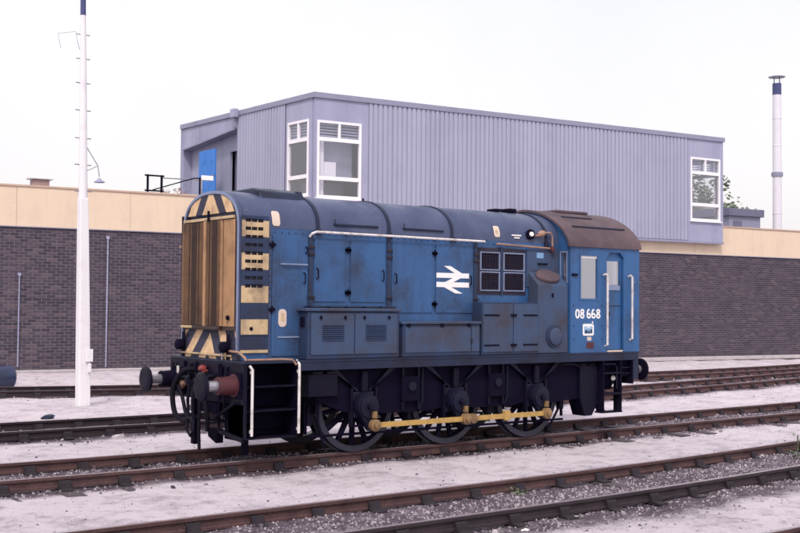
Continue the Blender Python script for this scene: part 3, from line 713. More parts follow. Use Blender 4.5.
# ---- running plate and frames
rp = bx('running_plate', 'plate_blue', -3.82, XR, -PW, PW, ZP-.035, ZP, .006)
for s in (-1, 1):
    bx('valance', 'plate_blue', -2.90, XR-.01, s*(PW-.035), s*(PW-.006), ZP-.145, ZP-.036)
for s in (-1, 1):
    # outside main frame with raised gussets and openings round the axleboxes
    f = MB(); yo, yi = s*.965, s*.925
    f.prism([(-2.55, 1.24), (-2.55, .80), (-2.1, .62), (-1.95, .60), (-1.95, .86), (-1.55, .86), (-1.55, .60), (-1.30, .56), (-.45, .56), (-.20, .60), (-.20, .86), (.20, .86), (.20, .60), (.45, .56), (1.30, .56), (1.55, .60), (1.55, .86), (1.95, .86), (1.95, .60), (2.1, .56), (3.1, .62), (3.9, .95), (3.9, 1.24)], 'y', yi, yo)
    fr = P(f, 'main_frame', 'black')
    for x in (-1.7526, 0, 1.7526):
        # triangular gusset plate spreading from horn block to running plate
        for (a, b) in ((-.52, -.16), (.16, .52)):
            g = MB().prism([(x+a*1.15, 1.238), (x+(a+b)/2*.30, .93), (x+(a+b)/2*.30+.02*(1 if a > 0 else -1), .90), (x+a*.9, 1.238)] if a < 0 else [(x+b*.9, 1.238), (x+(a+b)/2*.30, .90), (x+(a+b)/2*.30, .93), (x+b*1.15, 1.238)], 'y', yo, yo+s*.05)
            P(g, 'gusset', 'axlebox', fr)
        for a in (-.24, .20): bx('horn_guide', 'black_shine', x+a, x+a+.04, yo+s*.001, yo+s*.07, .42, .96, .005, fr)
        bx('keep_plate', 'black', x-.24, x+.24, yo+s*.001, yo+s*.06, .39, .419, .004, fr)
        ab = bx('axlebox', 'axlebox', x-.19, x+.19, s*.90, s*1.02, .52, .90, .02)
        P(MB().lathe([(0, .20), (.03, .20), (.035, .17)], (x, s*1.021, .70), (0, s, 0), 24), 'cover', 'black_shine', ab)
        # leaf spring seat above
        bx('spring_hanger', 'black_shine', x-.05, x+.05, s*.985, s*1.05, .90, 1.20, .01, ab)
    for x in (-1.02, -.72, .72, 1.02):
        bx('rib', 'black_shine', x-.02, x+.02, yo, yo+s*.05, .60, 1.235, 0, fr)
    for x in (-.88, .88):                        # brake gear and inspection boxes between the wheels
        q = bx('brake_cylinder_box', 'black', x-.17, x+.17, s*.966, s*1.04, .72, 1.10, .02)
        P(MB().lathe([(0, .07), (.03, .07)], (x, s*1.041, .95), (0, s, 0), 16), 'cap', 'axlebox', q)
        P(MB().tube([(x+.24, s*1.0, 1.22), (x+.24, s*1.0, .72), (x+.20, s*.98, .58)], .018, 6), 'pipe', 'axlebox', q)
    for x in (-2.62, -.80, .92, 2.60):           # brake hangers and blocks
        h = P(MB().tube([(x, s*.74, .95), (x+.03, s*.74, .30)], .03, 6), 'brake_hanger', 'black')
        bx('brake_block', 'black_shine', x-.05 if x > 0 else x+.03, x+.03 if x > 0 else x+.11, s*.69, s*.80, .42, .72, .01, h)
    P(MB().tube([(-2.6, s*.80, .27), (2.6, s*.80, .25)], .022, 6), 'brake_rod', 'black')
    for (x, dx) in ((-2.50, .22), (2.52, -.22)): # sand pipes
        P(MB().tube([(x, s*.90, .85), (x+dx*.2, s*.86, .5), (x+dx, s*.76, .10)], .022, 8), 'sand_pipe', 'black_shine')
# frame stretchers across
for x in (-2.5, -.88, .88, 3.0): bx('frame_stretcher', 'black', x-.03, x+.03, -.92, .92, .60, 1.2)
bx('engine_sump', 'black', -2.2, 2.2, -.55, .55, .75, 1.35)
bx('fuel_tank', 'black', 2.55, 3.75, -.9, .9, .72, 1.35, .03)
# ---- wheels, cranks, coupling rods
TH0 = math.radians(-76)
def wheel_mesh():
    t = MB().lathe([(-.065, .60), (-.065, .686), (.04, .690), (.045, .715), (.068, .715), (.068, .60)], (0, 0, 0), (0, 1, 0), 48, True)
    sp = MB()
    for k in range(14):
        a = 2*math.pi*k/14; c, s_ = math.cos(a), math.sin(a)
        pts = []
        sp.tube([(c*.12, 0, s_*.12), (c*.36, 0, s_*.36), (c*.612, 0, s_*.612)], [.055, .046, .042], 6)
    hb = MB().lathe([(-.09, .10), (-.09, .165), (.07, .175), (.07, .10)], (0, 0, 0), (0, 1, 0), 24)
    return t, sp, hb
wt, ws, wh = [m.mesh(n) for m, n in zip(wheel_mesh(), ('tyre', 'spokes', 'hub'))]
for me_, mt in ((wt, 'tyre_steel'), (ws, 'black'), (wh, 'black')): me_.materials.append(MATS[mt])
for x in (-1.7526, 0, 1.7526):
    P(MB().tube([(x, -.93, .688), (x, .93, .688)], .09, 14), 'axle', 'black')
    for s in (-1, 1):
        w_ = link('wheel', wt, 'black_shine', loco); w_.location = (x, s*.745, .688); w_.rotation_euler = (0, 0.1*x, 0 if s < 0 else math.pi)
        for n, me_ in (('spokes', ws), ('hub', wh)):
            c = link(n, me_, 'black', w_)
for s in (-1, 1):
    th = TH0 if s < 0 else TH0+math.pi/2
    pins = []
    for x in (-1.7526, 0, 1.7526):
        px, pz = x+.275*math.cos(th), .688+.275*math.sin(th); pins.append((px, pz))
        c = MB()
        y0, y1 = s*1.055, s*1.145
        # crank web: big boss tapering to the pin
        n_ = 14; poly = []
        d = math.atan2(pz-.688, px-x)
        for k in range(n_+1):
            a = d+math.pi/2+math.pi*k/n_; poly.append((x+.185*math.cos(a), .688+.185*math.sin(a)))
        for k in range(n_+1):
            a = d-math.pi/2+math.pi*k/n_; poly.append((px+.095*math.cos(a), pz+.095*math.sin(a)))
        c.prism(poly, 'y', y0, y1); cr = P(c, 'crank', 'axlebox', None, .008)
        P(MB().lathe([(0, .165), (.03, .16), (.036, .13)], (x, y1, .688), (0, s, 0), 24), 'boss', 'axlebox', cr)
        P(MB().lathe([(0, .05), (.05, .05), (.055, .04)], (x, y1+s*.036, .688), (0, s, 0), 14), 'centre_cap', 'black_shine', cr)
    yr = s*1.20
    for i in (0, 1):
        (xa, za), (xb, zb) = pins[i], pins[i+1]
        off = .08 if i == 1 else 0
        rod = P(MB().prism([(xa+.10+off, za-.037), (xb-.07, zb-.037), (xb-.07, zb+.037), (xa+.07+off, za+.037)], 'y', yr-.02, yr+.02), 'coupling_rod', 'rod_yellow', None, .004)
        if i == 1: bx('oil_pot', 'rod_yellow', xa+.80, xa+.92, yr-.035, yr+.035, za-.065, za+.085, .006, rod)
    for i, (px, pz) in enumerate(pins):
        b_ = P(MB().lathe([(-.035, .078), (-.03, .088), (.045, .088), (.05, .078)], (px, yr, pz), (0, s, 0), 20), 'rod_end', 'rod_grime')
        P(MB().lathe([(0, .05), (.04, .05), (.05, .03)], (px, yr+s*.05, pz), (0, s, 0), 14), 'pin_nut', 'rod_grime', b_)
        bx('oil_cup', 'rod_grime', px-.035, px+.035, yr-.03, yr+.03, pz+.10, pz+.20, .01, b_)
        if i == 1: P(MB().lathe([(-.03, .075), (.045, .075)], (px+.14, yr, pz), (0, s, 0), 16), 'knuckle_joint', 'rod_grime', b_)
# ---- buffer beams, buffers, couplings
bx('buffer_beam', 'black_shine', -3.82, -3.77, -PW+.01, PW-.01, .80, ZP-.037, .006)
bx('buffer_beam', 'black', XR-.16, XR-.12, -PW+.02, PW-.02, .82, ZP-.037, .006)
for (xb, dr, yy, md, ms) in ((-3.82, -1, -.87, 'red_brown', 'steel'), (-3.82, -1, .87, 'black', 'steel'), (XR-.12, 1, -.87, 'black', 'steel'), (XR-.12, 1, .87, 'black', 'steel')):
    u = P(MB().lathe([(0, .16), (.03, .16), (.035, .135), (.24, .120), (.26, .125), (.28, .120)], (xb, yy, 1.055), (dr, 0, 0), 24), 'buffer', md)
    L = .53 if dr < 0 else .46
    P(MB().lathe([(.27, .075), (L-.05, .075)], (xb, yy, 1.055), (dr, 0, 0), 20), 'plunger', ms, u)
    P(MB().lathe([(L-.06, .08), (L-.04, .192), (L-.012, .200), (L, .187), (L+.006, .10)], (xb, yy, 1.055), (dr, 0, 0), 32), 'head', 'black_shine' if dr < 0 else 'black', u)
    bx('flange', md if md != 'red_brown' else 'black', xb, xb+dr*.022, yy-.19, yy+.19, .875, 1.235, .006, u)
for (xb, dr) in ((-3.82, -1), (XR-.12, 1)):
    hk = P(MB().prism([(xb, 1.00), (xb+dr*.20, .99), (xb+dr*.30, 1.04), (xb+dr*.31, 1.13), (xb+dr*.26, 1.16), (xb+dr*.25, 1.09), (xb+dr*.18, 1.08), (xb+dr*.14, 1.13), (xb, 1.11)], 'y', -.035, .035), 'draw_hook', 'black_shine', None, .008)
    for yy in (-.07, .07): P(MB().tube([(xb+dr*.20, yy, 1.04), (xb+dr*.24, yy, .80), (xb+dr*.21, yy, .55)], .02, 8), 'coupling_link', 'black_shine', hk)
    P(MB().tube([(xb+dr*.21, -.09, .55), (xb+dr*.21, .09, .55)], .03, 8), 'coupling_screw', 'black_shine', hk)
    P(MB().tube([(xb+dr*.21, -.08, .54), (xb+dr*.23, -.10, .38), (xb+dr*.22, 0, .30), (xb+dr*.23, .10, .38), (xb+dr*.21, .08, .54)], .022, 8), 'shackle', 'black_shine', hk)
# brake hoses looping from the front beam
def hose(pts, r, name='brake_hose', mat='rubber'):
    # smooth by Catmull-Rom
    V = [Vector(p) for p in pts]; V = [V[0]]+V+[V[-1]]; o_ = []
    for i in range(1, len(V)-2):
        for k in range(6):
            t = k/6; a, b, c, d = V[i-1], V[i], V[i+1], V[i+2]
            o_.append(.5*((2*b)+(c-a)*t+(2*a-5*b+4*c-d)*t*t+(3*b-a-3*c+d)*t**3))
    o_.append(V[-2]); return P(MB().tube(o_, r, 10), name, mat)
hose([(-3.83, .30, 1.22), (-3.98, .36, 1.20), (-4.06, .52, .95), (-4.05, .50, .62), (-4.03, .30, .50), (-4.03, .08, .52)], .038)
hose([(-3.83, .52, 1.10), (-3.98, .55, 1.05), (-4.02, .30, .82), (-4.02, .18, .60), (-4.0, .05, .56)], .028)
hose([(-3.83, -.30, 1.15), (-3.95, -.30, 1.12), (-4.02, -.38, .90), (-4.0, -.42, .60), (-3.98, -.40, .40)], .030)
hose([(-3.83, -.20, .95), (-3.95, -.16, .90), (-3.98, -.14, .55), (-3.97, -.14, .12)], .024)
hk = hose([(-3.83, .30, 1.17), (-3.90, .02, 1.12), (-3.93, -.05, 1.22)], .020)
P(MB().lathe([(0, .05), (.05, .055), (.09, .03)], (-3.84, -.02, 1.24), (-1, 0, .2), 12), 'air_cock', 'red')
P(MB().tube([(-3.84, -.10, 1.22), (-3.92, -.12, 1.20), (-3.92, -.16, 1.08)], .018, 8), 'air_pipe', 'red')
P(MB().lathe([(0, .07), (.05, .08), (.10, .05)], (-3.84, .62, 1.0), (-1, 0, 0), 14), 'pipe_coupling', 'brass')
P(MB().tube([(-3.86, .78, 1.25), (-3.86, .78, .98)], .02, 8), 'stanchion', 'white_paint')
for yy in (.62, .25, -.45): bx('beam_rib', 'black', -3.85, -3.821, yy-.02, yy+.02, .85, 1.33)
for (a_, b_, c_) in ((.42, .70, 'black_shine'), (-.52, .60, 'black'), (-.66, .74, 'black_shine')):
    P(MB().tube([(-3.84, a_, 1.30), (-3.87, a_, b_+.2), (-3.84, a_+.05, b_-.15)], .02, 8), 'air_pipe', c_)
bx('draw_gear_box', 'black', -3.80, -3.30, -.30, .30, .62, 1.1, .02); bx('guard_iron', 'black', -3.62, -3.56, -.82, -.70, .08, .80, .01); bx('guard_iron', 'black', -3.62, -3.56, .70, .82, .08, .80, .01)
P(MB().tube([(-3.86, .95, 1.30), (-3.90, .95, 1.0), (-3.86, .80, .86), (-3.86, .60, .84)], .022, 8), 'air_pipe', 'black_shine')
P(MB().tube([(-3.6, -1.0, .5), (-3.6, .9, .5)], .03, 8), 'cross_shaft', 'black')
# lower guard framing under the front platform
bx('guard_plate', 'black', -3.80, -3.76, -1.08, -.55, .30, .799, .006)
P(MB().prism([(-1.10, .30), (-.35, .38), (-.35, .44), (-1.10, .36)], 'x', -3.85, -3.81), 'guard_rail', 'black_shine', None, .004)
P(MB().prism([(-.42, .22), (-.18, .30), (-.16, .42), (-.44, .42)], 'x', -3.86, -3.74), 'life_guard', 'black', None, .01)
P(MB().tube([(-3.86, -.95, .82), (-3.9, -.55, .62), (-3.86, -.30, .58)], .026, 8), 'steam_pipe', 'black_shine')
# ---- front steps
for s in (-1,):
    st = bx('step_unit', 'black', -3.79, -2.93, s*.62, s*.66, .34, ZP-.04)
    for (z, d) in ((1.05, .10), (.72, .06), (.345, .0)):
        bx('tread', 'black_shine', -3.77, -2.95, s*(.66+d*.2), s*1.10, z-.02, z, .004, st)
        
        if z > .5: bx('riser', 'black', -3.77, -2.95, s*.70, s*.72, z-.30, z-.021, 0, st)
    bx('side_plate', 'black_shine', -3.80, -3.765, s*.66, s*1.11, .33, ZP-.037, .004, st); bx('side_plate', 'black', -2.955, -2.92, s*.66, s*1.11, .33, ZP-.037, .004, st)
    for x in (-3.70, -2.95):
        hr = P(MB().tube([(x, s*1.135, .38), (x, s*1.135, 1.28 if x < -3.5 else 1.34), (x-.02, s*1.09, 1.33 if x < -3.5 else 1.39)], .020, 8), 'step_handrail', 'white_paint')
        for z in (.42, 1.22): bx('bracket', 'white_paint', x-.02, x+.02, s*1.105, s*1.14, z, z+.04, 0, hr)
# brass-coloured pipe along the front corner of the platform
P(MB().tube([(-3.80, -.55, ZP+.13), (-3.81, -.95, ZP+.12), (-3.79, -1.08, ZP+.05), (-3.78, -1.10, ZP+.01)], .018, 8), 'handrail_stub', 'brass')
P(MB().tube([(-3.76, -1.10, ZP+.02), (-3.2, -1.10, ZP+.02), (-3.05, -1.11, ZP+.01), (-2.99, -1.12, ZP-.06)], .016, 8), 'edge_pipe', 'brass')
bx('edge_strip', 'cream', XF+.03, -3.31, -.875, -.853, 1.495, 1.535)
# ---- cab steps (both sides)
for s in (-1, 1):
    st = bx('step_unit', 'black', 3.27, 3.30, s*.95, s*1.12, .36, 1.245)
    bx('side_plate', 'black', 3.72, 3.75, s*.95, s*1.12, .36, 1.245, 0, st)
    for z in (1.04, .68): bx('tread', 'black_shine', 3.301, 3.719, s*.93, s*1.12, z-.03, z, .003, st)
    bx('tread', 'black', 3.25, 3.77, s*.93, s*1.12, .335, .359, .003, st)
    for (a, b) in ((3.30, 3.36), (3.719, 3.66)):
        P(MB().prism([(a, .36), (b, .36), (a, .44)], 'y', s*1.07, s*1.10), 'corner_gusset', 'black', st)
    P(MB().tube([(3.34, s*1.10, 1.18), (3.60, s*1.10, 1.18), (3.64, s*1.10, 1.10), (3.64, s*1.10, .75)], .012, 6), 'step_pipe', 'axlebox', st)
    bx('rear_bracket', 'black', 3.80, 4.06, s*.98, s*1.0, .95, 1.245, 0, st)
    for z in (1.10, 1.0): bx('bar', 'black_shine', 3.76, 4.06, s*1.05, s*1.07, z, z+.02, 0, st)
    bx('end_plate', 'plate_blue', 4.055, 4.19, s*(PW-.03), s*(PW-.008), .90, ZP-.146, .004)
# sand boxes and reservoirs below the plate
for s in (-1, 1):
    sb = bx('sand_box', 'black_shine', -2.74, -2.24, s*.80, s*1.05, .86, 1.18, .012)
    for x in (-2.66, -2.42): bx('filler_lid', 'axlebox', x, x+.17, s*.90, s*1.04, 1.181, 1.215, .008, sb)
    sb = P(MB().prism([(2.80, 1.16), (3.24, 1.16), (3.24, .50), (3.10, .30), (2.92, .30), (2.80, .62)], 'y', s*.72, s*1.02), 'sand_box', 'black_shine', None, .012)
    for x in (2.84, 3.05): bx('filler_lid', 'axlebox', x, x+.16, s*.86, s*1.0, 1.161, 1.19, .008, sb)
    P(MB().tube([(2.3, s*1.05, 1.20), (2.62, s*1.06, 1.20), (2.75, s*1.06, 1.15)], .014, 6), 'drain_pipe', 'axlebox')
P(MB().lathe([(0, .05), (.02, .19), (.60, .19), (.62, .05)], (3.32, -.62, .92), (1, 0, 0), 20), 'air_reservoir', 'black_shine')
P(MB().lathe([(0, .03), (.03, .05), (.06, .03)], (3.62, -1.0, .93), (0, -1, 0), 12), 'drain_cock', 'white_paint')
# ---- hood body
bx('hood_body', 'blue', XF+.06, XC-.01, -HW, HW, ZP+.002, 3.24)
def arc(off=0.0, n=20, half=True, hw=HW, h=.555, z0=3.242, e=2.35):
    pts = []
    for k in range(n+1):
        t = math.pi*k/n; c, s_ = math.cos(t), math.sin(t)
        pts.append((-(hw+off)*math.copysign(abs(c)**(2/e), c), z0+(h+off)*abs(s_)**(2/e)))
    return pts
secs = [XF+.06, -2.48, -1.19, .06, 2.14, XC-.01]
for i in range(5):
    sec = MB(); a = arc(); sec.prism(a, 'x', secs[i]+.004, secs[i+1]-.004)
    for k in range(len(sec.sm)): sec.sm[k] = len(sec.f[k]) == 4
    P(sec, 'roof_panel', 'blue_roof')
def strap(x0, x1, off, mat, name='roof_strap'):
    o_, i_ = arc(off), arc(-.01); m = MB(); n = len(o_)
    for x in (x0, x1): m.v += [(x, u, v) for u, v in o_]
    for k in range(n-1): m.face([k, k+1, n+k+1, n+k], True)
    m.v += [(x0, u, v) for u, v in i_]+[(x1, u, v) for u, v in i_]
    for k in range(n-1): m.face([k, 2*n+k, 2*n+k+1, k+1]); m.face([n+k, n+k+1, 3*n+k+1, 3*n+k])
    return P(m, name, mat)
for x in secs[1:5]: strap(x-.028, x+.028, .016, 'plate_blue')
for x, s in [(x, s) for x in secs[1:5] for s in (-1, 1)]: bx('strap_foot', 'plate_blue', x-.045, x+.045, s*(HW), s*(HW+.03), 3.19, 3.27, .005)
# nose frame: light edged arch round the radiator end
def arch_ring(x0, x1, off_o, off_i, mat, name, z0=1.47):
    o_, i_ = [(-HW-off_o, z0)]+arc(off_o, 24)+[(HW+off_o, z0)], [(-HW-off_i, z0)]+arc(off_i, 24)+[(HW+off_i, z0)]
    m = MB(); n = len(o_)
    for ring, x in ((o_, x0), (o_, x1), (i_, x0), (i_, x1)): m.v += [(x, u, v) for u, v in ring]
    for k in range(n-1):
        m.face([k, k+1, n+k+1, n+k], True); m.face([2*n+k, 3*n+k, 3*n+k+1, 2*n+k+1], True); m.face([k, 2*n+k, 2*n+k+1, k+1]); m.face([n+k, n+k+1, 3*n+k+1, 3*n+k])
    m.face([0, n, 3*n, 2*n]); m.face([n-1, 3*n-1, 4*n-1, 2*n-1])
    return P(m, name, mat)
arch_ring(XF, XF+.058, 0, -.055, 'blue_roof', 'nose_frame')
arch_ring(XF-.012, XF-.001, -.004, -.045, 'blue_edge', 'nose_edge_strip')
# striped tympanum above the radiator
tp = [(u, v) for u, v in arc(-.058, 24, z0=3.242) if v > 3.40]
P(MB().prism([(-tp[-1][0], 3.40)]+[(u, v) for u, v in tp][::1] if False else tp, 'x', XF+.0, XF+.05), 'warning_panel', 'stripes_top')
bx('cross_rail', 'cream', XF-.05, XF-.003, -.74, .76, 3.365, 3.405, .006)
bx('lamp_iron', 'black', XF-.07, XF-.051, -.08, -.03, 3.36, 3.50)
# radiator with vertical shutters
rb = bx('radiator_frame', 'radiator', XF-.015, XF+.055, -.79, .79, 1.80, 3.362)
def slats(y0, y1, mats, depth):
    n = len(mats); w_ = (y1-y0)/n
    for k, mt in enumerate(mats):
        a = y0+k*w_
        P(MB().prism([(XF-.016, a+w_*.16), (XF-.016-depth, a+w_*.34), (XF-.016-depth, a+w_*.66), (XF-.016, a+w_*.84)], 'z', 1.86, 3.35), 'shutter_slat', mt, rb)
r_, g_, d_ = 'radiator_mid', 'radiator_gold', 'radiator'
slats(.115, .70, [r_, r_, r_, d_, r_, d_, d_, d_, d_, r_, d_, r_, r_, r_], .035); slats(-.43, .035, [g_, r_, r_, d_, d_, d_, d_, r_, d_, r_, r_], .035); slats(-.77, -.46, [g_]*6, .02)
bx('centre_post', 'radiator_gold', XF-.06, XF-.016, .04, .10, 1.84, 3.358, .006, rb)
bx('edge_post', 'radiator_mid', XF-.055, XF-.016, .71, .785, 1.82, 3.358, .006, rb)
bx('bottom_lip', 'radiator', XF-.075, XF-.016, -.40, .40, 1.80, 1.855, .012, rb)
bx('bottom_lip', 'cream', XF-.06, XF-.016, .405, .79, 1.815, 1.85, .008, rb)
P(MB().lathe([(0, .035), (.03, .03)], (XF-.04, -.64, 1.98), (-1, 0, 0), 12), 'drain_plug', 'black', rb)
# striped lower apron, raked outwards
P(MB().prism([(XF+.055, 1.395), (XF-.02, 1.395), (XF-.02, 1.47), (XF+.03, 1.795), (XF+.055, 1.795)], 'y', -.84, .84), 'lower_apron', 'stripes_low')
bx('apron_edge', 'cream', XF-.045, XF-.021, -.72, .80, 1.44, 1.465, .004)
# lamps and posts on the front platform
for (yy, m_) in ((.74, 'black'), (-.62, 'black')):
    l_ = P(MB().lathe([(0, .065), (.02, .08), (.10, .08), (.12, .055)], (XF-.03, yy, 1.57), (-1, 0, 0), 20), 'marker_lamp', m_)
    bx('lamp_bracket', 'black', XF-.03, XF-.022, yy-.05, yy+.05, ZP, 1.75, 0, l_)
bx('lamp_iron', 'steel', XF-.05, XF-.03, -.50, -.47, ZP, ZP+.20)
# far-side vertical pipe at the nose corner
P(MB().tube([(XF+.02, HW+.05, 2.0), (XF+.02, HW+.06, 3.48)], .018, 6), 'nose_handrail', 'black'); P(MB().tube([(XF+.02, HW-.1, 3.42), (XF+.02, HW+.07, 3.42)], .02, 6), 'handrail_knob', 'black'); P(MB().tube([(XF+.02, HW, 3.02), (XF+.02, HW+.14, 3.02)], .018, 6), 'handrail_knob', 'brass')
# raised fan cover on the front roof
P(MB().prism([(-.62, 3.60), (-.50, 3.80), (-.30, 3.855), (.30, 3.855), (.50, 3.80), (.62, 3.60)], 'x', -3.28, -2.60), 'fan_cover', 'plate_blue', None, .03)
P(MB().prism([(-.60, 3.62), (-.46, 3.83), (.46, 3.83), (.60, 3.62)], 'x', -2.60, -2.52), 'cover_flange', 'plate_blue')
for x in (-2.45, -1.15): P(MB().tube([(x, -.1, 3.79), (x, -.1, 3.85)], .02, 6), 'lifting_eye', 'black')
# rain strips on the hood roof
for (a, b) in ((-2.20, -1.40), (-.92, -.12)):
    bx('roof_hatch_edge', 'plate_blue', a, b, -.868, -.835, 3.335, 3.362, .005)
    P(MB().tube([(a+.01, -.865, 3.35), (a+.01, -.862, 3.43)], .008, 6), 'hatch_seam', 'plate_blue')
# louvred side panel with warning bars, each side
for s in (-1, 1):
    bk = bx('slot_shade_plate', 'slot_shade', -3.72, -3.36, s*(HW+.002), s*(HW+.006), 2.35, 3.40)  # dark plate, painted shade for the void behind the slots
    xs_ = [-3.745]+[v for c in (-3.69, -3.592, -3.494) for v in (c, c+.088)]+[-3.315]
    zs_ = [1.74]; holes = set(); k = 0
    rows = [3.335-.114*i for i in range(9)][::-1]
    for z in rows: zs_ += [z-.024, z+.024]
    zs_.append(3.40)
    for j in range(9):
        for i in (1, 3, 5): holes.add((i, 1+2*j))
    lv = P(MB().grid(xs_, zs_, holes, s*(HW+.008), s*(HW+.024), 'y'), 'louvre_panel', 'box_blue')
    # painted bars between the slots
    for (lo, hi) in ((6, 8), (2, 4), (-1, 0), (-2, -2)):
        if lo == -2: zz, h2 = [1.75, 1.96], set()
        else:
            zz, h2 = [], set()
            if lo < 0: zz = [2.19]
            else: zz = [rows[lo], rows[lo]+.024]; h2 |= {(i, 0) for i in (1, 3, 5)}
            for r_ in range(max(lo, -1)+1, hi):
                h2 |= {(i, len(zz)) for i in (1, 3, 5)}; zz += [rows[r_]-.024, rows[r_]+.024]
            h2 |= {(i, len(zz)) for i in (1, 3, 5)}; zz += [rows[hi]-.024, rows[hi]]
        P(MB().grid(xs_, zz, h2, s*(HW+.025), s*(HW+.028), 'y'), 'warning_bar', 'cream', lv)
    bx('lower_panel', 'box_blue', -3.745, -3.315, s*(HW+.001), s*(HW+.012), 1.54, 1.73, 0, lv)
    P(MB().lathe([(0, .03), (.012, .02)], (-3.58, s*(HW+.028), 1.83), (0, s, 0), 12), 'latch', 'black', lv)
    bx('corner_strip', 'blue_roof', -3.30, -3.262, s*(HW+.001), s*(HW+.010), ZP, 3.23)
# hood doors with hinges and handles
def hinge(x, z, s, par, w_=.05):
    q = bx('hinge', 'black', x-w_, x+w_, s*(HW+.012), s*(HW+.034), z-.022, z+.022, .005, par)
    P(MB().tube([(x, s*(HW+.030), z-.05), (x, s*(HW+.030), z+.05)], .014, 6), 'hinge_pin', 'black', par)
def grab(x, z, s, par, L=.16):
    P(MB().tube([(x, s*(HW+.015), z-L/2), (x, s*(HW+.055), z-L/2+.02), (x, s*(HW+.055), z+L/2-.02), (x, s*(HW+.015), z+L/2)], .010, 6), 'handle', 'black', par)
for s in (-1, 1):
    for (x0, x1, z0, z1, hx, gx) in ((-3.245, -2.66, 1.44, 3.15, -3.25, -2.72), (-2.545, -2.005, 2.215, 3.12, -1.955, -2.50), (-1.905, -1.265, 2.215, 3.12, -1.955, -1.32), (-1.135, -.345, 2.06, 3.13, -.31, -1.08), (-.275, .485, 2.06, 3.13, -.31, .42)):
        dr_ = bx('hood_door', 'blue', x0, x1, s*(HW+.001), s*(HW+.016), z0, z1, .005)
        for z in ((z1-.14), (z0+.14 if z0 > 2 else 2.1)): hinge(hx, z, s, dr_)
        if x0 < -3:
            P(MB().tube([(x0+.14, s*(HW+.017), 2.74), (x0+.14, s*(HW+.045), 2.74), (x1-.02, s*(HW+.045), 2.74), (x1-.02, s*(HW+.017), 2.74)], .012, 6), 'grab_rail', 'blue_edge', dr_)
            bx('small_plate', 'blue_edge', -3.15, -2.78, s*(HW+.017), s*(HW+.030), 1.70, 1.72, 0, dr_); grab(gx, 2.55, s, dr_); grab(x1-.03, 2.95, s, dr_, .1)
        else: grab(gx, 2.62 if z0 > 2.1 else 2.58, s, dr_)
    for x in (-2.605, -1.20, .545): 
        pl = bx('door_pillar', 'box_blue', x-.035, x+.035, s*(HW+.001), s*(HW+.022), 2.06, 3.18, .004)
        for z in (3.0, 2.90, 2.28): bx('latch', 'chair_iron', x-.05, x+.06, s*(HW+.023), s*(HW+.04), z-.018, z+.018, .004, pl)
    # handrail pipe under the roof line
    P(MB().tube([(-2.63, s*(HW+.02), 3.15), (-2.62, s*(HW+.06), 3.19), (-2.55, s*(HW+.07), 3.22), (.69, s*(HW+.07), 3.215)], .018, 8), 'hood_handrail', 'white_paint')
    for x in (-2.0, -1.2, -.3, .55): P(MB().tube([(x, s*HW, 3.20), (x, s*(HW+.07), 3.215)], .012, 6), 'handrail_stanchion', 'black')
    P(MB().tube([(.97, s*(HW+.05), 3.19), (2.18, s*(HW+.05), 3.16)], .017, 8), 'copper_pipe', 'brass')
# mesh windows of the engine room
for s in (-1, 1):
    gp = bx('grille_recess', 'grille_dark', .60, 1.66, s*(HW+.001), s*(HW+.008), 2.36, 3.12)
    bx('centre_post', 'box_blue', 1.08, 1.13, s*(HW+.009), s*(HW+.030), 2.36, 3.14, .003, gp)
    for (a, b) in ((.64, 1.065), (1.145, 1.62)):
        for (c, d_) in ((2.42, 2.735), (2.755, 3.055)):
            fr_ = P(MB().grid([a, a+.017, b-.017, b], [c, c+.017, d_-.017, d_], {(1, 1)}, s*(HW+.009), s*(HW+.028), 'y'), 'grille_frame', 'blue_edge', gp)
            mm = MB()
            k = a+.05
            while k < b-.03: mm.box(k, k+.006, s*(HW+.010), s*(HW+.014), c+.028, d_-.028); k += .034
            k = c+.05
            while k < d_-.03: mm.box(a+.028, b-.028, s*(HW+.0142), s*(HW+.018), k, k+.006); k += .034
            P(mm, 'wire_mesh', 'black', gp)
# plain grey panel between the grille and the cab
for s in (-1, 1):
    q = bx('side_panel', 'blue_grey', 1.68, XC-.02, s*(HW+.001), s*(HW+.02), 2.50, 3.13, .006)
    bx('handle', 'black', 1.92, 2.14, s*(HW+.021), s*(HW+.05), 2.88, 2.905, .004, q)
    bx('paint_patch', 'pale_patch', 1.90, 2.06, s*(HW+.0205), s*(HW+.0225), 2.99, 3.08, 0, q)
# rounded cream plates on the nose
def plate(xc, yc, zc, w_, h_, mat, name, s=-1, t=.006, par=None, rr=.42):
    pts = []
    r_ = min(w_, h_)*rr
    for (cx, cz, a0) in ((w_/2-r_, h_/2-r_, 0), (-w_/2+r_, h_/2-r_, 90), (-w_/2+r_, -h_/2+r_, 180), (w_/2-r_, -h_/2+r_, 270)):
        for k in range(5):
            a = math.radians(a0+k*22.5); pts.append((xc+cx+r_*math.cos(a), zc+cz+r_*math.sin(a)))
    return P(MB().prism(pts, 'y', yc, yc+s*t), name, mat, par)
plate(-3.075, -HW-.017, 1.98, .13, .25, 'plate_tan', 'data_plate'); plate(-3.075, -HW-.0235, 1.99, .05, .12, 'cream', 'data_plate_mark', t=.002)
def roof_plate(xc, k):
    # small round-ended plate lying on the curved shoulder
    pts = [p_ for p_ in arc(.007, 160) if p_[0] < 0 and k[0] < p_[1] < k[1]]; m = MB(); zm, hh = (k[0]+k[1])/2, (k[1]-k[0])/2
    for (u, v) in pts:
        e_ = max(0, abs(v-zm)-(hh-.05))/.05; w_ = .065*math.sqrt(max(0, 1-min(1, e_)**2)*.85+.15)
        m.v += [(xc-w_, u, v), (xc+w_, u, v)]
    for i in range(len(pts)-1): m.face([2*i, 2*i+1, 2*i+3, 2*i+2], True)
    return P(m, 'data_plate', 'plate_tan')
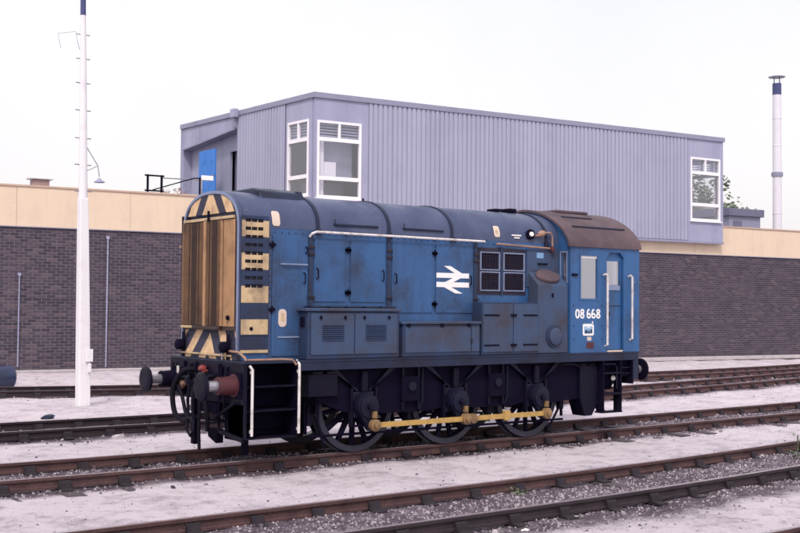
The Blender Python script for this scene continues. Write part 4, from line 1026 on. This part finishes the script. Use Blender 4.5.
roof_plate(-3.185, (3.27, 3.50)); roof_plate(1.02, (3.30, 3.50))
a_ = [p_ for p_ in arc(.009, 60) if p_[0] < 0 and 3.33 < p_[1] < 3.44]; P(MB().strip(a_, 'x', .995, 1.04), 'data_plate_mark', 'cream')
for (z0, x0, x1) in ((3.34, 1.35, 1.56), (3.30, 1.40, 1.52)):
    for k in range(6):
        xx = x0+(x1-x0)*k/6; bx('stencil_mark', 'white_mark', xx, xx+(x1-x0)/6*.7, -HW-.012, -HW+.01, z0, z0+.022)
for s in (-1, 1):
    rv = MB(); x = -3.2
    while x < 2.3:
        rv.lathe([(0, .011), (.006, .008)], (x, s*HW, 3.185), (0, s, 0), 6); x += .115
    for x in (-3.28, -2.62, -1.215, .53):
        z = 2.1
        while z < 3.15: rv.lathe([(0, .010), (.006, .007)], (x, s*(HW+(.010 if x < -3 else .022)), z), (0, s, 0), 6); z += .095
    P(rv, 'rivets', 'plate_blue')
# horn with brass pipe
hn = P(MB().lathe([(-.02, .075), (.03, .09), (.05, .078), (.055, .04)], (1.76, -.845, 3.38), (-.25, -1, .05), 20), 'horn', 'black')
P(MB().lathe([(0, .040), (.02, .035)], (1.745, -.905, 3.383), (-.25, -1, .05), 16), 'mouth', 'white_mark', hn)
P(MB().lathe([(0, .035), (.04, .055), (.09, .055), (.13, .03)], (1.93, -.87, 3.38), (.5, -.3, .2), 12), 'pipe_valve', 'brass')
P(MB().tube([(1.80, -.86, 3.36), (1.95, -.90, 3.37), (2.10, -.89, 3.42), (2.20, -.89, 3.43), (2.235, -.90, 3.38), (2.235, -.91, 3.16)], .016, 8), 'horn_pipe', 'brass')
P(MB().lathe([(0, .03), (.05, .045), (.10, .03)], (2.235, -.91, 3.10), (0, 0, 1), 12), 'pipe_union', 'red_brown')
# small roof vents near the cab
bx('roof_vent', 'black', 1.50, 1.66, -.28, -.05, 3.79, 3.84, .01); bx('roof_vent', 'black', 1.80, 1.98, -.30, -.08, 3.79, 3.86, .015)
# ---- battery boxes and lockers along the running plate, both sides
for s in (-1, 1):
    yo, yi = s*1.10, s*(HW+.002)
    b1_ = bx('battery_box', 'box_blue', -2.80, -1.165, yi, yo, ZP+.002, 2.075, .012)
    bx('lid', 'blue_grey', -2.84, -1.14, yi, yo+s*.025, 2.078, 2.125, .012, b1_)
    for k in range(5): bx('lid_pad', 'plate_blue', -2.72+k*.31, -2.72+k*.31+.26, yi+s*.03, yo-s*.02, 2.126, 2.155, .01, b1_)
    for (x0, x1) in ((-2.745, -2.005), (-1.985, -1.215)):
        dr_ = bx('locker_door', 'blue_grey', x0, x1, yo+s*.001, yo+s*.012, 1.46, 2.045, .004)
        for k in range(8):
            z = 1.665+k*.03
            P(MB().prism([(yo+s*.013, z), (yo+s*.030, z), (yo+s*.013, z+.022)], 'x', x0+.19, x0+.56), 'louvre', 'box_blue', dr_)
        for x in (x0+.16, x1-.16): bx('latch', 'black', x-.018, x+.018, yo+s*.0125, yo+s*.03, 1.965, 2.015, .004, dr_)
    bx('end_latch', 'black', -2.825, -2.801, s*.93, s*1.03, 1.86, 2.0, .01, b1_)
    b2__ = bx('tool_locker', 'box_blue', -1.10, .435, yi, yo, ZP+.002, 1.885, .012)
    bx('lid', 'blue_grey', -1.13, .46, yi, yo+s*.02, 1.888, 1.93, .01, b2__)
    bx('front_panel', 'blue_grey', -1.06, .24, yo+s*.001, yo+s*.010, 1.46, 1.845, .004, b2__); bx('front_panel', 'blue_grey', .262, .42, yo+s*.001, yo+s*.010, 1.46, 1.845, .004, b2__)
    for x in (-1.0, -.35, .20): bx('hinge', 'black', x-.03, x+.03, yo+s*.0105, yo+s*.03, 1.85, 1.90, .004, b2__)
    bx('catch', 'chair_iron', .235, .275, yo+s*.0105, yo+s*.028, 1.60, 1.66, .004, b2__)
    b3_ = bx('equipment_locker', 'box_blue', .48, 1.715, yi, yo, ZP+.002, 2.235, .012)
    for (x0, x1) in ((.50, 1.14), (1.16, 1.71)):
        dr_ = bx('locker_door', 'blue_grey', x0, x1, yo+s*.001, yo+s*.010, 1.44, 2.21, .004, None)
        for z in (2.03, 1.55): bx('strap_hinge', 'black', x0+.02 if x0 < 1 else x1-.34, x0+.34 if x0 < 1 else x1-.02, yo+s*.0105, yo+s*.022, z-.012, z+.012, .003, dr_)
    for z in (2.03, 1.55): bx('catch', 'black', 1.09, 1.21, yo+s*.012, yo+s*.035, z-.018, z+.018, .004, b3_)
    # tall casing next to the cab with sloping top, filler lid and round cover
    prf = [(yi, ZP+.002), (yo, ZP+.002), (yo, 2.54), (yi, 2.77)]
    tw = P(MB().prism(prf, 'x', 1.725, 2.425), 'filter_casing', 'blue_grey', None, .02)
    nrm = Vector((0, s*.23, .25)).normalized(); c0 = Vector((2.05, s*.965, 2.665))+nrm*.002
    fl = MB().lathe([(0, .255), (.025, .26), (.05, .24), (.06, .12)], (0, 0, 0), nrm, 32); dn = Vector((0, nrm.z, -nrm.y))
    fl.v = [tuple(c0+Vector(v_)-dn*(Vector(v_).dot(dn)*.40)) for v_ in fl.v]; P(fl, 'filler_lid', 'cab_roof', tw)
    P(MB().lathe([(0, .185), (.025, .185), (.03, .15), (.05, .145), (.058, .10)], (2.08, yo+s*.001, 1.68), (0, s, 0), 28), 'round_cover', 'box_blue', tw)
    P(MB().lathe([(0, .142), (.012, .12)], (2.08, yo+s*.055, 1.68), (0, s, 0), 28), 'cover_face', 'blue_grey', tw)
    bx('catch', 'black', 2.03, 2.06, yo+s*.001, yo+s*.02, 2.33, 2.40, .003, tw)
# ---- cab
def carc(off=0.0, n=28, zb=3.20, e=1.72):
    pts = []
    for k in range(n+1):
        t = math.pi*k/n; c, q = math.cos(t), math.sin(t)
        pts.append((-(PW+.02+off)*math.copysign(abs(c)**(2/e), c), zb+(.675+off)*abs(q)**(2/e)))
    return pts
for s in (-1, 1):
    yo, yi = s*PW, s*(PW-.045)
    sw = P(MB().grid([XC, 2.67, 3.14, 3.35, 3.79, XR], [ZP+.003, 2.29, 3.08, 3.13, 3.21], {(1, 1), (3, 0), (3, 1), (3, 2)}, yo, yi, 'y'), 'cab_side', 'blue_cab')
    fr_ = P(MB().grid([2.665, 2.70, 3.11, 3.145], [2.285, 2.32, 3.05, 3.085], {(1, 1)}, yo+s*.008, yo-s*.03, 'y'), 'cab_window', 'blue_cab')
    bx('pane', 'cab_glass', 2.70, 3.11, yo-s*.016, yo-s*.022, 2.32, 3.05, 0, fr_)
    bx('top_strip', 'white_mark', 2.70, 3.11, yo-s*.010, yo-s*.0155, 3.015, 3.05, 0, fr_)
    yd = yo-s*.055
    dr_ = P(MB().grid([3.352, 3.40, 3.74, 3.788], [ZP+.02, 2.47, 2.98, 3.125], {(1, 1)}, yd, yd-s*.035, 'y'), 'cab_door', 'blue_cab')
    bx('pane', 'cab_glass', 3.40, 3.74, yd-s*.012, yd-s*.018, 2.56, 2.98, 0, dr_); bx('sill', 'blue_edge', 3.40, 3.74, yd+s*.012, yd-s*.03, 2.47, 2.555, .004, dr_)
    bx('panel_rail', 'plate_blue', 3.38, 3.76, yd+s*.001, yd+s*.006, 2.19, 2.205, 0, dr_); bx('kick_plate', 'plate_tan', 3.37, 3.77, yd+s*.001, yd+s*.05, ZP+.004, ZP+.03, .003, dr_)
    bx('handle', 'black', 3.42, 3.46, yd+s*.001, yd+s*.03, 2.02, 2.10, .004, dr_)
    for (a, b) in ((3.351, 3.43), (3.789, 3.71)): P(MB().prism([(a, 3.129), (b, 3.129), (a, 3.04)], 'y', yo-s*.004, yo-s*.044), 'door_corner', 'blue_cab', sw)
    for (x, z0, z1) in ((3.305, 1.50, 2.75), (3.945, 1.60, 2.74)):
        P(MB().tube([(x-.035, s*PW, z1-.02), (x-.03, s*(PW+.05), z1+.0), (x, s*(PW+.06), z1-.03), (x, s*(PW+.06), z0+.02), (x, s*PW, z0)], .018, 8), 'cab_handrail', 'white_paint')
    bx('gutter', 'plate_blue', XC-.02, XR+.02, yo+s*.001, yo+s*.022, 3.205, 3.222, .003)
    for (x, z) in ((2.53, 2.20), (2.53, 1.85), (3.22, 2.20), (3.22, 1.85), (2.53, 1.62), (3.22, 1.62), (4.07, 2.62), (4.07, 2.42)):
        P(MB().lathe([(0, .014), (.008, .010)], (x, yo, z), (0, s, 0), 8), 'rivet', 'blue_edge' if x > 4 else 'plate_blue', sw)
    bx('rust_patch', 'red_brown', 2.84, 3.02, yo+s*.0005, yo+s*.002, 1.46, 1.57, 0, sw); bx('notice', 'plate_tan', 2.86, 2.96, yo+s*.0005, yo+s*.003, 1.60, 1.665, 0, sw)
    bx('bracket', 'black', 2.475, 2.60, yo+s*.001, yo+s*.03, 2.70, 2.74, .004, sw)
# cab ends with windows
for (x0, x1, nm) in ((XC, XC+.045, 'cab_front'), (XR-.045, XR-.0, 'cab_rear')):
    yy = [-(PW-.046), -1.035, -.90, -.86, .86, .90, 1.035, PW-.046]
    holes = {(1, 1), (5, 1)} if nm == 'cab_front' else set()
    if nm == 'cab_rear': yy = [-(PW-.046), -.85, -.25, .25, .85, PW-.046]; holes = {(1, 1), (3, 1)}
    e_ = P(MB().grid(yy, [ZP+.003, 2.60, 3.10, 3.20], holes, x0, x1, 'x'), nm, 'blue_cab')
    xm = (x0+x1)/2
    for (a, b) in (((-1.035, -.90), (.90, 1.035)) if nm == 'cab_front' else ((-.85, -.25), (.25, .85))):
        bx('pane', 'cab_glass', xm-.003, xm+.003, a, b, 2.60, 3.10, 0, e_)
        fx = (x0-.008, x0-.001) if nm == 'cab_front' else (x1+.001, x1+.008)
        P(MB().grid([a-.02, a, b, b+.02], [2.58, 2.60, 3.10, 3.12], {(1, 1)}, *fx, 'x'), 'window_frame', 'blue_edge', e_)
    # arched head above the eaves
    P(MB().prism(carc(-.03), 'x', x0, x1), 'end_arch', 'blue_cab', e_)
# roof shell
o_, i_ = carc(.012), carc(-.025); m = MB(); n = len(o_)
for ring, x in ((o_, XC-.05), (o_, XR+.03), (i_, XC-.05), (i_, XR+.03)): m.v += [(x, u, v) for u, v in ring]
for k in range(n-1):
    m.face([k, k+1, n+k+1, n+k], True); m.face([2*n+k, 3*n+k, 3*n+k+1, 2*n+k+1], True); m.face([k, 2*n+k, 2*n+k+1, k+1]); m.face([n+k, n+k+1, 3*n+k+1, 3*n+k])
m.face([0, n, 3*n, 2*n]); m.face([n-1, 3*n-1, 4*n-1, 2*n-1])
rf = P(m, 'cab_roof', 'cab_roof')
def roof_pt(z): 
    b = min(carc(.012, 200), key=lambda p_: abs(p_[1]-z) if p_[0] < 0 else 9); return b
for (z, a, b) in ((3.56, 2.70, 4.02), (3.745, 2.75, 3.50)):
    u, v = roof_pt(z)
    for s in (-1, 1): bx('rain_strip', 'plate_blue', a, b, s*(-u)-s*.02, s*(-u)+s*.028, v-.012, v+.016, .004, rf)
bx('roof_hatch', 'cab_roof', 2.95, 3.75, -.30, .30, 3.85, 3.905, .02, rf)
# cab interior
bx('cab_floor', 'black', XC+.05, XR-.05, -1.07, 1.07, ZP+.004, ZP+.04); bx('control_desk', 'blue_grey', 2.50, 2.85, -.75, .75, ZP+.05, 2.45, .02); bx('seat', 'timber_dark', 3.3, 3.7, .35, .75, ZP+.05, 2.0, .03)
# ---- markings: running number, double arrow, depot badge
def stroke(m, pts, w_, y, s, t=.003):
    n = len(pts); L, R_ = [], []
    for i, (x, z) in enumerate(pts):
        a = Vector(pts[max(0, i-1)]); b = Vector(pts[min(n-1, i+1)]); d = (b-a).normalized(); nn = Vector((-d.y, d.x))*w_/2
        L.append((x+nn.x, z+nn.y)); R_.append((x-nn.x, z-nn.y))
    for i in range(n-1):
        k = len(m.v); q = [L[i], L[i+1], R_[i+1], R_[i]]
        m.v += [(a, y, b) for a, b in q]+[(a, y+s*t, b) for a, b in q]
        for f_ in ((0, 1, 2, 3), (7, 6, 5, 4), (0, 4, 5, 1), (1, 5, 6, 2), (2, 6, 7, 3), (3, 7, 4, 0)): m.face([k+i_ for i_ in f_])
def ell(cx, cz, rx, rz, a0=0, a1=360, n=22): return [(cx+rx*math.cos(math.radians(a0+(a1-a0)*k/n)), cz+rz*math.sin(math.radians(a0+(a1-a0)*k/n))) for k in range(n+1)]
def digit(m, ch, x, z, s, y, H=.165, W=.108, w_=.030):
    r = W/2-w_/2
    fx = lambda pts: [(x+s_*(px), z+pz) for px, pz in pts for s_ in (1,)]
    c = W/2
    if ch == '0': stroke(m, fx(ell(c, H/2, r, H/2-w_/2)), w_, y, s)
    if ch == '8': stroke(m, fx(ell(c, H*.28, r, H*.28-w_/2)), w_, y, s); stroke(m, fx(ell(c, H*.75, r*.86, H*.25-w_/2)), w_, y-s*-.0006, s)
    if ch == '6':
        stroke(m, fx(ell(c, H*.30, r, H*.30-w_/2)), w_, y, s)
        stroke(m, fx(ell(c+.0, H*.5, r, H*.5-w_/2, 70, 200, 12)), w_, y+s*.0006, s)
x = 2.565
for ch in '08 668':
    if ch == ' ': x += .045; continue
    m = MB(); digit(m, ch, x, 1.975, -1, -PW-.001); P(m, 'running_number', 'white_mark'); x += .117
x0, wl = -.27, .67
z1, z2, z3, z4, zt, zb = 2.69, 2.612, 2.545, 2.467, 2.80, 2.37
yy = -HW-.0165
lg = MB()
lg.prism([(x0, z2), (x0+wl, z2), (x0+wl, z1), (x0, z1)], 'y', yy, yy-.004); lg.prism([(x0, z4), (x0+wl, z4), (x0+wl, z3), (x0, z3)], 'y', yy, yy-.004)
A = lambda f: x0+wl*f
lg.prism([(A(.22), zt), (A(.42), zt), (A(.78), z1-.001), (A(.56), z1-.001)], 'y', yy, yy-.0045)
lg.prism([(A(.50), z2+.001), (A(.74), z2+.001), (A(.50), z3-.001), (A(.26), z3-.001)], 'y', yy, yy-.0045)
lg.prism([(A(.22), z4+.001), (A(.44), z4+.001), (A(.80), zb), (A(.58), zb)], 'y', yy, yy-.0045)
P(lg, 'double_arrow_emblem', 'white_mark')
bg = plate(2.885, -PW-.001, 1.785, .27, .20, 'white_mark', 'depot_badge', t=.003, rr=.15); bx('badge_field', 'pale_patch', 2.785, 2.985, -PW-.0065, -PW-.0042, 1.72, 1.84, 0, bg)
for (a, b, c, d_) in ((2.80, 2.86, 1.725, 1.775), (2.875, 2.92, 1.725, 1.76), (2.935, 2.975, 1.725, 1.79)): bx('badge_shape', 'plate_blue', a, b, -PW-.008, -PW-.0067, c, d_, 0, bg)
P(MB().prism([(2.80, 1.80), (2.885, 1.835), (2.97, 1.80), (2.885, 1.815)], 'y', -PW-.008, -PW-.0067), 'badge_shape', 'white_mark', bg)
P(MB().prism([(2.97, 1.87), (3.00, 1.87), (3.0, 1.93), (2.985, 1.93)], 'y', -PW-.001, -PW-.004), 'badge_flag', 'white_mark', bg)
